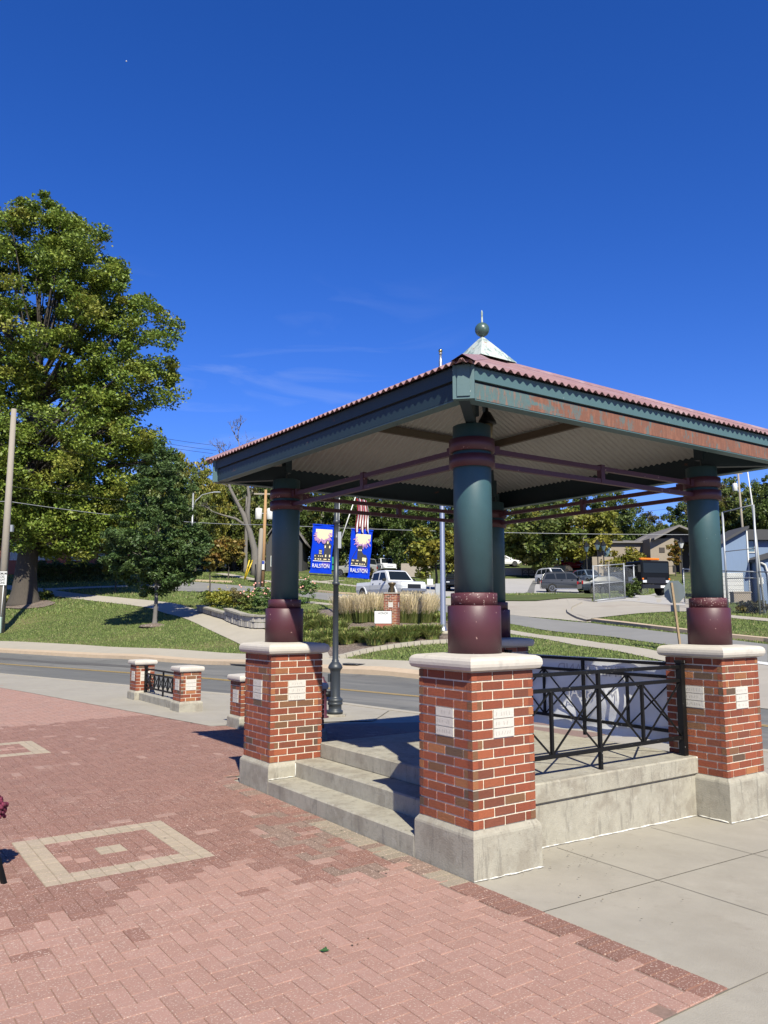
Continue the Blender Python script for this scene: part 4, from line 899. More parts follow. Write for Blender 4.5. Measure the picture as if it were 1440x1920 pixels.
GREEN=dict(oak=[(.125,.175,.034),(.095,.148,.03),(.16,.195,.036),(.185,.18,.04)],pear=[(.045,.085,.03),(.065,.105,.038),(.038,.065,.026),(.09,.125,.05)],dark=[(.05,.08,.022),(.07,.10,.027),(.04,.062,.02),(.10,.12,.035)],mid=[(.09,.125,.035),(.055,.075,.02),(.10,.115,.03),(.12,.11,.03)],yel=[(.15,.15,.028),(.11,.13,.025),(.19,.16,.03),(.10,.11,.02)],brown=[(.085,.075,.035),(.06,.055,.025),(.11,.085,.04),(.05,.06,.025)],orange=[(.17,.12,.03),(.12,.11,.03),(.2,.10,.03),(.08,.09,.02)])
def crown(ell,ncl,nleaf,lsize,pal,rc,ztop=None,shell=.55):
    """leaf clusters spread through a union of ellipsoids"""
    ell=np.array(ell,float); vol=ell[:,3]*ell[:,4]*ell[:,5]; pick=rng.choice(len(ell),ncl,p=vol**.75/(vol**.75).sum())
    d=rng.normal(size=(ncl,3)); d/=np.linalg.norm(d,axis=1)[:,None]; r=shell+(1-shell)*rng.random(ncl)**.6; 
    cc=ell[pick,:3]+d*ell[pick,3:]*r[:,None]
    k=rng.integers(0,ncl,nleaf); dd=rng.normal(size=(nleaf,3)); dd/=np.linalg.norm(dd,axis=1)[:,None]; rr=rng.random(nleaf)**.5
    rcl=rc*(.55+.9*rng.random(ncl)); cen=cc[k]+dd*(rr*rcl[k])[:,None]*np.array([1,1,.62]); 
    P=np.array(GREEN[pal]); w=np.array([.38,.32,.18,.12]); ci=rng.choice(4,ncl,p=w); mixc=P[ci][k]*.6+P[rng.choice(4,nleaf,p=w)]*.4; mixc*=(.8+.4*rng.random(nleaf))[:,None]
    return cc,cen,lsize*(.6+.8*rng.random(nleaf)),mixc
def tree_parts(root,ell,Ht,tr,ncl,nleaf,lsize,pal,rc,bark,nlimb=26,flare=1.5,trunk_top=.72,shell=.55,zmin=None,single=True):
    cc,cen,sz,col=crown(ell,ncl,nleaf,lsize,pal,rc,shell=shell)
    leaf_mesh('crown',cen,sz,col,M['leaf'],root)
    mb=MB(); zt=Ht*trunk_top; tp=[(0,0,-.3),(0,0,.0),(0,0,tr*1.2),(0,0,tr*3)]+[(math.sin(k*1.7)*tr*.35,math.cos(k*2.1)*tr*.3,tr*3+(zt-tr*3)*k/6) for k in range(1,7)]
    rr=[tr*flare*1.15,tr*flare,tr*1.18,tr]+[tr*(1-.8*(k/6)**.9) for k in range(1,7)]; mb.tube(tp,rr,14)
    if nlimb:
        sel=rng.choice(len(cc),min(nlimb,len(cc)),replace=False); zlo=min(e[2]-e[5] for e in ell)
        for i in sel:
            c=cc[i]; z0=max(min(c[2]*.55+ .1*Ht,zt*.95),max(zlo*.8,tr*4)); f=z0/zt; r0=max(tr*(1-.8*f)*.5,.02); mid_=np.array([c[0]*.45,c[1]*.45,z0+(c[2]-z0)*.35+.05*np.hypot(c[0],c[1])])
            mb.tube([(0,0,z0),tuple(mid_),tuple(c*.8+mid_*.2),tuple(c)],[r0,r0*.6,r0*.3,r0*.1],6)
    mb.build('trunk',bark,root,fix=False)
def pxell(P,px,k,lst):
    """ellipsoids listed as (x_px,y_px,rx_px,ry_px[,depth factor]) around a trunk standing at P"""
    out=[]; h0=P[2]
    for e in lst:
        x=(e[0]-px)*k; z=(1153.5-e[1])*k+H-h0; out.append((x,0 if len(e)<6 else e[5],z,e[2]*k,e[2]*k*(e[4] if len(e)>4 else .9),e[3]*k))
    return out
P=G(45,1131); k=mpp(P)*1.02; r=empty('oak_tree',tuple(P),0,'huge yellow green oak with wide flared trunk at the left of the photo','tree')
ell=pxell(P,45,k,[(25,560,190,190),(195,640,118,140),(112,480,92,90),(228,715,88,70),(60,850,215,165),(20,900,120,110,1.5),(150,960,90,75),(190,850,95,105),(90,985,130,60,.9),(150,1015,85,45),(30,1010,60,35,1.2),(215,990,50,60),(15,430,80,80),(45,385,55,60),(85,420,55,50),(-120,560,150,190),(-100,820,160,170),(240,600,55,70)])
tree_parts(r,ell,(1131-400)*k,.72,1500,270000,.115,'oak',.85,M['bark'],nlimb=150,flare=1.55,shell=.42)
P=G(290,1171); k=mpp(P)*1.02; r=empty('pear_tree',tuple(P),0,'dark green young tree with pointed top standing alone on the lawn','tree')
ell=pxell(P,290,k,[(290,1015,98,84),(230,1040,40,50),(350,1030,44,50),(288,930,66,70),(290,880,40,48),(292,845,11,26),(262,1060,56,42),(325,1055,52,42),(290,1075,64,40),(290,1098,42,22)])
tree_parts(r,ell,(1171-860)*k,.11,330,52000,.075,'pear',.36,M['barkpale'],nlimb=40,flare=1.5,shell=.35)
lb=MB(); lb.lathe([(.8,-.12),(.7,-.02),(.3,.05),(.05,.08)],0,0,20); o=lb.build('mulch_ring',M['mulch'],r)
def small_tree(px,py,topy,crown_w,y0,y1,pal,lab,n=2500,ls=.12,tr=.05,name='young_tree',bark=None,group=None,Y=None,rc=None,ncl=None,shell=.3,cx_off=0):
    P=G(px,py) if Y is None else at(px,py,Y)
    if Y is not None: P[2]=T1(P[0],P[1])
    k=mpp(P); r=empty(name,tuple(P),0,lab,'tree' if 'tree' in name else 'shrub',group); cy_=(y0+y1)/2; ry=(y1-y0)/2
    ell=pxell(P,px,k,[(px+cx_off,cy_,crown_w/2,ry),(px+cx_off+crown_w*.18,cy_-ry*.35,crown_w*.28,ry*.6),(px+cx_off-crown_w*.2,cy_+ry*.25,crown_w*.28,ry*.55)])
    rc=rc or crown_w*k*.13; tree_parts(r,ell,max((py-y0)*k,.4),tr,ncl or 50,n,ls,pal,rc,bark or M['bark'],nlimb=14,flare=1.2,shell=shell,trunk_top=.8); return r
small_tree(393,1113,1030,56,1018,1068,'orange','young tree with greenish orange crown near the side street, left of the bare tree',2200,.12,.06)
small_tree(428,1085,1010,66,1008,1062,'orange','slightly larger orange tinged young tree across the side street',2600,.15,.06)
small_tree(216,1112,1040,52,1010,1098,'mid','slim shaded young tree between the oak and the dark green tree',2200,.1,.05)
small_tree(818,1106,985,110,985,1080,'yel','rounded bright yellow green tree behind the pickup, left of the steel flagpole',7000,.2,.12,name='maple_tree')
small_tree(1013,1084,950,150,945,1062,'mid','leafy green tree with forked dark trunk behind the parking lot',9000,.26,.28,name='shade_tree')
small_tree(1096,1076,950,140,945,1060,'yel','lighter green tree with pale leaning trunk behind the red cars',9000,.26,.22,name='shade_tree',bark=M['barkpale'])
small_tree(1172,1078,1030,78,1031,1078,'yel','broad yellow green shrub before the beige building',4500,.16,.06,name='round_shrub')
small_tree(1267,1080,1012,26,1012,1060,'orange','narrow tan upright conifer by the beige building entrance',2500,.12,.06,name='upright_shrub')
small_tree(1186,1121,1085,32,1082,1124,'dark','dark green bush squeezed between the gate and the black truck',2600,.07,.04,name='dark_bush')
small_tree(1412,1149,1130,60,1127,1150,'brown','brownish low shrub at the foot of the right hand fence',2200,.07,.03,name='low_shrub')
small_tree(688,1086,1066,26,1064,1086,'brown','small reddish shrub between the two parked cars behind the pickup',1200,.09,.03,name='low_shrub')
# wooded backdrop: individual trees copied from four kinds
def proto(pal,ell,n,ncl,ls,rc,tr,bark,nl=24):
    r=empty('woodland_tree',(0,0,0),0,'x','tree','trees closing the view behind the roofs'); tree_parts(r,ell,9,tr,ncl,n,ls,pal,rc,bark,nlimb=nl,flare=1.3,shell=.45); return r
E1=[(0,0,6.2,4.0,4.0,4.2),(1.8,0,5.0,2.8,2.8,3),(-2,.5,5.4,2.8,2.8,3),(.5,-1,8.4,2.2,2.2,2.2),(0,0,3.2,3.6,3.6,2.4)]
E2=[(0,0,5.6,4.6,4.2,3.6),(2.6,0,4.6,2.6,2.6,2.8),(-2.6,0,5.2,2.6,2.6,3),(0,0,2.8,3.9,3.9,2.2)]
E3=[(0,0,6.6,3.0,3.0,4.2),(.6,0,9.2,1.6,1.6,2),(-.4,0,3.8,3.0,3.0,2.8)]
PR=[proto('dark',E1,20000,190,.15,.7,.25,M['bark']),proto('mid',E2,20000,190,.15,.7,.25,M['bark']),proto('brown',E1,18000,170,.15,.7,.25,M['barkpale'],40),proto('dark',E3,12000,80,.17,.8,.22,M['bark']),proto('yel',E2,18000,160,.15,.7,.22,M['barkpale'])]
tl=[ # px, base y, depth, top y, width px, kind, label
(345,1078,95,815,135,4,'pale yellow green woodland tree right of the dark pointed tree'),(300,1078,90,850,130,1,'mid green woodland tree hidden behind the dark pointed tree'),(405,1072,112,905,110,2,'brownish woodland tree under the street light arm'),(460,1070,118,895,120,2,'brownish woodland tree behind the leaning bare tree'),
(520,1070,108,900,110,0,'dark woodland tree behind the left teal column'),(575,1068,112,890,120,4,'yellowish woodland tree just left of the left banner'),(640,1072,100,880,130,0,'tall dark woodland tree behind the lamp post'),(705,1070,104,885,120,3,'narrow dark woodland tree behind the right banner'),(750,1070,98,900,120,0,'dark woodland tree behind the roof of the pickup'),(800,1068,120,890,110,1,'green woodland tree above the yellow green maple'),(855,1070,110,895,120,0,'dark woodland tree behind the near column'),
(600,1070,124,870,110,3,'narrow dark tree rising between left column and lamp post'),(680,1066,128,860,110,1,'green woodland tree peeking over the flag'),(905,1066,120,905,120,1,'green woodland tree between the near and far columns'),
(962,1062,135,915,110,4,'pale green tree at the left of the opening beyond the lot'),(1010,1062,150,900,110,0,'dark tree beyond the leafy parking lot tree'),(1060,1064,140,915,120,1,'mid green tree behind the distant flag'),(1120,1064,128,900,120,3,'narrow dark tree behind the pale trunked tree'),(1165,1066,118,925,100,0,'dark rounded tree left of the beige building roof'),
(1222,1060,140,965,76,2,'low brownish tree over the beige roof'),(1262,1060,142,952,80,3,'dark tree over the beige building gable'),(1300,1060,138,935,90,0,'dark tree just left of the right column'),
(1350,1070,110,910,100,2,'brownish tree right of the right column behind the shed'),(1395,1070,108,892,110,1,'green tree behind the pale utility pole'),(1445,1070,100,895,110,0,'dark tree at the right edge behind the shed'),(1330,1072,120,925,90,2,'brown tree partly hidden by the right column'),(1520,1078,90,900,120,1,'green tree beyond the right edge'),
(250,1076,88,900,110,0,'dark tree behind the oak crown and the brick building'),(180,1074,92,880,120,1,'green tree behind the brick building'),(110,1074,95,880,120,0,'dark tree above the brick building roof'),(20,1074,98,870,130,3,'narrow dark tree behind the oak trunk'),(-80,1075,95,850,140,1,'green tree beyond the left edge')]
tl+=[(388,1080,90,858,95,4,'pale green woodland tree touching the left roof corner'),(338,1079,88,845,95,1,'green woodland tree between pointed tree and street light'),(455,1076,96,885,100,1,'green woodland tree behind the bare tree crown'),(1580,1085,95,880,150,0,'dark tree far beyond the right edge of the lawn'),(1700,1090,95,880,150,1,'green tree second beyond the right edge'),(1830,1095,95,870,160,0,'dark tree third beyond the right edge'),(-220,1078,95,850,160,0,'dark tree second beyond the left edge'),(-360,1080,95,850,160,1,'green tree third beyond the left edge'),(365,1080,84,900,90,1,'mid green woodland tree just right of the pointed tree foot'),(430,1074,104,905,110,0,'dark woodland tree directly behind the bare tree fork'),(495,1072,116,885,110,1,'green woodland tree above the tan pole crossarm'),(545,1072,104,905,100,0,'dark woodland tree behind the grey house roof'),(1385,1074,118,900,120,0,'dark woodland tree filling the gap behind the pale utility pole')]
used=set()
for px,py,Y,ty,wpx,kd,lab in tl:
    o=PR[kd] if kd not in used else copy_tree(PR[kd]); used.add(kd)
    P=at(px,py,Y); P[2]=T1(P[0],P[1]); k=mpp(P); h=(1153.5-ty)*k+H-P[2]; o.location=P; s=h/10.2; w_=wpx*k/9.0; o.scale=(w_,w_,s); o.rotation_euler=(0,0,random.uniform(0,6.28)); o['label']=lab
# dark undergrowth closing the view under the crowns
def hedge_mesh(name,A,B,w,h,n,ls,pal,lab,Yf=None,kind=None):
    A=np.array(A);B=np.array(B); t=rng.random(n); cen=np.c_[A[0]+(B[0]-A[0])*t,A[1]+(B[1]-A[1])*t,np.zeros(n)]; dn=np.array([-(B-A)[1],(B-A)[0]])/np.linalg.norm(B-A); off=rng.uniform(-w/2,w/2,n); cen[:,:2]+=dn*off[:,None]
    z=np.array([T1(A[0]+(B[0]-A[0])*q,A[1]+(B[1]-A[1])*q) for q in np.linspace(0,1,12)]); ht=h*(.9+.1*np.sin(t*40)+.06*np.sin(t*95)); cen[:,2]=np.interp(t,np.linspace(0,1,12),z)+ht*rng.random(n)**.6
    P_=np.array(GREEN[pal]); col=P_[rng.integers(0,4,n)]*(.7+.5*rng.random(n))[:,None]
    mb=MB(); zz=list(z)
    o=leaf_mesh(name,cen,ls*(.6+.8*rng.random(n)),col,M['leaf']); return tag(o,lab,None if kind else 'hedge',kind=kind)
for a,b,Y1,Y2,lab in ((240,560,96,110,'a'),(520,900,108,104,'b'),(880,1180,128,128,'c'),(1180,1520,122,100,'d')):
    A=at(a,1075,Y1)[:2];B=at(b,1072,Y2)[:2]; o=hedge_mesh('undergrowth',A,B,5,6.5,22000,.20,'dark',None,kind='stuff'); tag(o,kind='stuff')
A=G(42,1090)[:2];B=G(215,1088)[:2]; hedge_mesh('clipped_hedge',A,B,1.6,1.75,16000,.07,'dark','dark clipped hedge in front of the brick building')
hb=MB(); z0=T1(*A);z1=T1(*B); hb.bar((A[0],A[1]+.2,z0+.75),(B[0],B[1]+.2,z1+.75),1.0,1.45); 
# bare leaning tree
P=G(478,1078); k=mpp(P); r=empty('bare_tree',tuple(P),0,'large grey leaning tree with forked limbs and bare upper twigs','tree'); mb=MB()
def bp(x,y,d=0): return ((x-478)*k,d,(1078-y)*k)
mb.tube([bp(480,1082),bp(479,1062),bp(476,1030),bp(466,995),bp(455,965),bp(440,940),bp(428,915),bp(420,890),bp(412,862)],[.62,.4,.33,.28,.25,.2,.15,.1,.05],12)
mb.tube([bp(466,995),bp(462,960),bp(464,930),bp(458,890),bp(446,850),bp(440,815)],[.24,.2,.16,.11,.07,.03],10); mb.tube([bp(458,985),bp(440,972),bp(415,965),bp(395,958)],[.15,.12,.08,.04],8)
random.seed(21)
def twig(x,y,d,a,L_,r_,lv):
    x1=x+math.sin(a)*L_; y1=y-math.cos(a)*L_; d1=d+random.uniform(-.4,.4); xm,ym=(x+x1)/2+random.uniform(-1.2,1.2),(y+y1)/2
    mb.tube([bp(x,y,d),bp(xm,ym,(d+d1)/2),bp(x1,y1,d1)],[r_,r_*.8,r_*.55],4)
    if lv:
        for k in range(random.choice((2,3))): twig(x1,y1,d1,a*.8+random.uniform(-.7,.7),L_*random.uniform(.55,.85),r_*.6,lv-1)
for x,y,a_,L_ in ((412,864,-.3,18),(414,868,.25,16),(440,817,.1,14),(441,822,-.5,14),(446,850,.55,15),(428,915,-.9,14),(440,940,.9,14),(458,890,.5,13),(420,890,.5,12),(395,958,-.9,10)): twig(x,y,0,a_,L_,.07,4)
mb.build('trunk',M['barkpale'],r,fix=False)
n=700; cc=np.array([bp(446,862)])+rng.normal(size=(n,3))*np.array([.8,.9,1.1]); leaf_mesh('sparse_leaves',cc,np.full(n,.07),np.array(GREEN['brown'])[rng.integers(0,4,n)],M['leaf'],r)
P=G(460,1072); o=MB().lathe([(.38,-.1),(.22,.5),(.2,4),(.14,9)],0,0,12).build('tree_trunk',M['barkpale']); o.location=P; tag(o,'second pale trunk just left of the leaning bare tree','tree')
for px,lab in ((598,'pale brown trunk leaning by the left banner'),(437,'thin grey trunk left of the leaning bare tree')):
    P=G(px,1070); o=MB().tube([(0,0,-.1),(.1,0,2),(.5 if px>500 else .1,0,9)],[.42,.33,.2],10).build('tree_trunk',M['barkpale']); o.location=P; tag(o,lab,'tree')
# ------------------------------------------------------------------ garden bed
strip('mulch_bed',W2([(575,1222),(612,1236),(645,1231),(690,1220),(740,1212),(800,1206),(850,1202)]),W2([(575,1148),(612,1142),(650,1140),(700,1140),(760,1142),(810,1150),(850,1160)]),M['mulch'],.02,k=5)
ed=MB(); er=resample(W2([(606,1226),(612,1240),(640,1233),(690,1221),(740,1213),(800,1206),(860,1203)]),26)
for a,b in zip(er[:-1],er[1:]):
    z=T1(*a); q=(b-a)*.04; ed.bar((a[0]+q[0],a[1]+q[1],z+.03),(b[0]-q[0],b[1]-q[1],T1(*b)+.03),.26,.14,random.choice([(1,1,1),(.85,.85,.85)]))
o=ed.build('bed_edging',M['walk']); tag(o,'curved row of pale edging stones around the garden bed','edging')
def blade_clump(n,h,spread,green,tan=None,wd=.008,arch=.35):
    mb=MB()
    for _ in range(n):
        a=random.uniform(0,6.28); r0=random.random()**.5*spread*.35; x,y=r0*math.cos(a),r0*math.sin(a); hh=h*random.uniform(.65,1.1); out=spread*random.uniform(.1,1)*arch; a2=a+random.uniform(-.7,.7)
        x1,y1=x+out*.3*math.cos(a2),y+out*.3*math.sin(a2); x2,y2=x+out*math.cos(a2),y+out*math.sin(a2); w_=wd*random.uniform(.7,1.4); sx,sy=-math.sin(a2)*w_,math.cos(a2)*w_
        kk=random.uniform(.7,1.3); g=tuple(c*kk for c in random.choice(green)); t=tuple(c*kk for c in (random.choice(tan) if tan else g))
        mb.add([(x-sx,y-sy,0),(x+sx,y+sy,0),(x1+sx,y1+sy,hh*.5),(x1-sx,y1-sy,hh*.5)],[(0,1,2,3)],g)
        z2=hh*(1 if tan else .8); mb.add([(x1-sx,y1-sy,hh*.5),(x1+sx,y1+sy,hh*.5),(x2+sx*(1.2 if tan else .3),y2+sy*(1.2 if tan else .3),z2),(x2-sx*.3,y2-sy*.3,z2)],[(0,1,2,3)],t)
    return mb
gr=[(.07,.095,.025),(.10,.12,.03),(.13,.13,.04)]; tn=[(.66,.55,.35),(.56,.46,.28),(.74,.63,.43),(.44,.38,.22)]
g0=None; labs=['leftmost','second','third','fourth','fifth','sixth','seventh','eighth','ninth','tenth','eleventh','twelfth']
random.seed(31)
for i,(px,py) in enumerate(((645,1165),(655,1167),(667,1163),(679,1167),(690,1164),(702,1166),(757,1168),(766,1164),(775,1169),(785,1165),(795,1168),(805,1164))):
    P=G(px,py)
    if g0 is None: g0=blade_clump(900,1.15,1.0,gr,tn,.006,.5).build('ornamental_grass',M['grassblade'],fix=False); o=g0
    else: o=g0.copy(); C.objects.link(o)
    o.location=P; o.rotation_euler=(0,0,random.uniform(0,6)); s=random.uniform(.92,1.06); o.scale=(s,s,s*random.uniform(.85,1.0) if i<6 else s*random.uniform(.95,1.12)); tag(o,labs[i]+' clump of tall tan ornamental grass, counted from the left in the garden bed','ornamental grass','ornamental grasses beside the torch pier')
g1=None; perennials=[(582,1165),(604,1170),(590,1190),(612,1196),(585,1212),(606,1215),(628,1205),(574,1178),(622,1178),(645,1196),(660,1203),(676,1198),(690,1204),(706,1196),(722,1203),(740,1195),(757,1201),(772,1194),(786,1199),(800,1192),(816,1196),(668,1190),(640,1212),(818,1164),(830,1168)]+[(578,1172),(596,1178),(606,1184),(580,1200),(598,1205),(616,1186),(574,1190),(630,1190),(618,1208),(634,1200),(592,1218),(652,1210),(668,1208),(684,1212),(700,1208),(652,1190),(730,1198),(748,1204),(764,1199),(778,1203),(792,1195),(808,1198)]
pg=[(.15,.19,.05),(.20,.23,.065),(.28,.25,.09),(.14,.20,.05)]
for i,(px,py) in enumerate(perennials):
    P=G(px,py)
    if g1 is None: g1=blade_clump(420,.50,.75,pg,None,.013,.55).build('leafy_perennial',M['grassblade'],fix=False); o=g1
    else: o=g1.copy(); C.objects.link(o)
    o.location=P; o.rotation_euler=(0,0,random.uniform(0,6)); s=random.uniform(.8,1.25); o.scale=(s,s,s*(1.15 if px<640 else .85)*random.uniform(.7,1.15)); P=P+np.array([random.uniform(-.4,.4),random.uniform(-.3,.5),0]); P[2]=T1(P[0],P[1]); o.location=P; tag(o,'arching green perennial clump massed with others in the garden bed before the grasses','garden plant','green perennials massed in the garden bed')
rb=None; roses=[(388,1136,1.0,'mid'),(405,1137,1.1,'yel'),(425,1140,1.15,'yel'),(446,1142,1.2,'brown'),(466,1144,1.25,'mid'),(487,1147,1.35,'pear'),(508,1147,1.4,'pear'),(574,1132,1.5,'pear')]
rl=['small dark green shrub at the left end of the stone wall','yellow flowering shrub second from the left on the stone wall','yellowish shrub above the middle of the first stone wall','brownish green shrub above the gap between stone walls','green shrub with few flowers over the second stone wall','rose bush with pink blooms left of the left column','tall rose bush with pink blooms touching the left column','rose bush with pink blooms just right of the left column']
pk=mat('rose_petals',(1,1,1),.8,attr=True)
for i,((px,py,h,pal),lab) in enumerate(zip(roses,rl)):
    P=G(px,py); r=empty('rose_bush',tuple(P),0,lab,'shrub','shrubs above the stone wall'); n=2600
    c,cen,sz,col=crown([(0,0,h*.5,.55,.55,h*.5),(.25,0,h*.45,.4,.4,h*.4)],36,n,.045,pal,.17,shell=.2); col=col*1.5; cen[:,2]=np.abs(cen[:,2]); leaf_mesh('foliage',cen,sz,col,M['leaf'],r)
    fm=MB()
    for _ in range(8 if i>3 else 4):
        a=random.uniform(3.2,6.2); fm.sphere((.5*math.cos(a),.5*math.sin(a),h*random.uniform(.55,1.08)),random.uniform(.03,.06) if i>3 else .022,8,(.62,.30,.24) if i>3 else (.55,.42,.08))
    fm.build('blooms',pk,r)
def stone_wall(pts,h,lab):
    r=empty('stone_wall',tuple(G(*pts[0])),0,lab,'retaining wall'); O=Vector(r.location); a=resample(W2(pts),int(max(6,sum(1 for _ in pts)*5))); mb=MB(); cap_=MB()
    for i in range(len(a)-1):
        p,q=a[i],a[i+1]; z=T1(*p)
        rows=max(1,int(h/.18))
        for j in range(rows):
            zz=z+h*(j+.5)/rows; kk=random.uniform(.75,1.15); ofs=random.uniform(-.05,.05); d=(q-p); t0=random.uniform(-.1,.1)
            A_=Vector((p[0]+d[0]*t0,p[1]+d[1]*t0+ofs,zz))-O; B_=Vector((q[0]-d[0]*.06,q[1]-d[1]*.06+ofs,zz+random.uniform(-.01,.01)))-O; mb.bar(A_,B_,.3,h/rows*.9,(.42*kk,.39*kk,.35*kk))
        cap_.bar(Vector((p[0],p[1]-.03,z+h+.04))-O,Vector((q[0],q[1]-.03,T1(*q)+h+.04))-O,.42,.085)
    mb.build('stones',M['rock'],r); cap_.build('wall_cap',M['footing'],r)
stone_wall([(374,1146),(390,1151),(410,1157),(432,1163)],.26,'lower left stretch of split stone garden wall beside the path')
stone_wall([(426,1163),(440,1169),(458,1175),(480,1178),(505,1178),(535,1174)],.52,'taller curved split stone garden wall meeting the left column')
# torch pier and memorial plaque
P=G(735,1172)+np.array([0,.1,0]); P[2]=T1(P[0],P[1]); tpr=empty('torch_pier',tuple(P),R_(-12),'square brick pier topped by a bronze torch among the tan grasses','brick pier'); mb=MB(); random.seed(77); brick_shaft(mb,-.28,-.28,.56,-.1,20,3,(5,7),.0675); q=mb.build('brick_pier',M['brick'],tpr); plaques(q,-.28,-.28,.56,-.1,20,3,(5,7),.0675); MB().box(-.3,-.3,1.25,.3,.3,1.31,bev=.01).build('pier_cap',M['blockwall'],tpr)
MB().lathe([(.05,1.31),(.06,1.36),(.07,1.5),(.12,1.62),(.16,1.66),(.17,1.72),(.12,1.73),(.04,1.68)],0,0,20).build('torch',mat('bronze',(.16,.12,.07),.4,metal=.6),tpr)
P=G(718,1176); hs_=empty('honor_sign',tuple(P),R_(3),'white memorial sign board lettered HONOR in front of the brick torch pier','sign')
MB().box(-.30,-.1,-.1,.36,.15,.14).build('brick_base',M['hbrick'],hs_); MB().box(-.36,-.07,.13,.36,-.02,.66).build('sign_frame',M['black'],hs_); MB().box(-.34,-.075,.15,.34,-.0705,.64).build('sign_face',M['signwhite'],hs_)
textmesh('lettering','HONOR',.125,M['postgrey'],hs_,Matrix.Translation((0,-.078,.55))@Matrix.Rotation(R_(90),4,'X'),xs=.85)
for i_ in range(3): textmesh('lettering',('THOSE WHO','SERVED OUR','COMMUNITY')[i_],.06,M['vinyltext'],hs_,Matrix.Translation((0,-.078,.42-.09*i_))@Matrix.Rotation(R_(90),4,'X'),xs=.85) if False else None
# plants at the oak foot
for px,py,lab in ((25,1131,'bright green hosta clump left of the oak trunk'),(66,1127,'green hosta clump right of the oak trunk'),(80,1122,'darker plant clump at the far right of the oak base')):
    P=G(px,py); c,cen,sz,col=crown([(0,0,.3,.75,.6,.3)],20,900,.11,'yel' if px<40 else 'mid',.2,shell=.1); col=col*1.4; cen[:,2]=np.abs(cen[:,2]); o=leaf_mesh('hosta_plant',cen,sz,col,M['leaf']); o.location=P; tag(o,lab,'garden plant')
strip('mulch_bed',W2([(0,1140),(40,1142),(80,1139),(98,1134)]),W2([(0,1128),(40,1126),(80,1124),(105,1130)]),M['mulch'],.02,k=3)
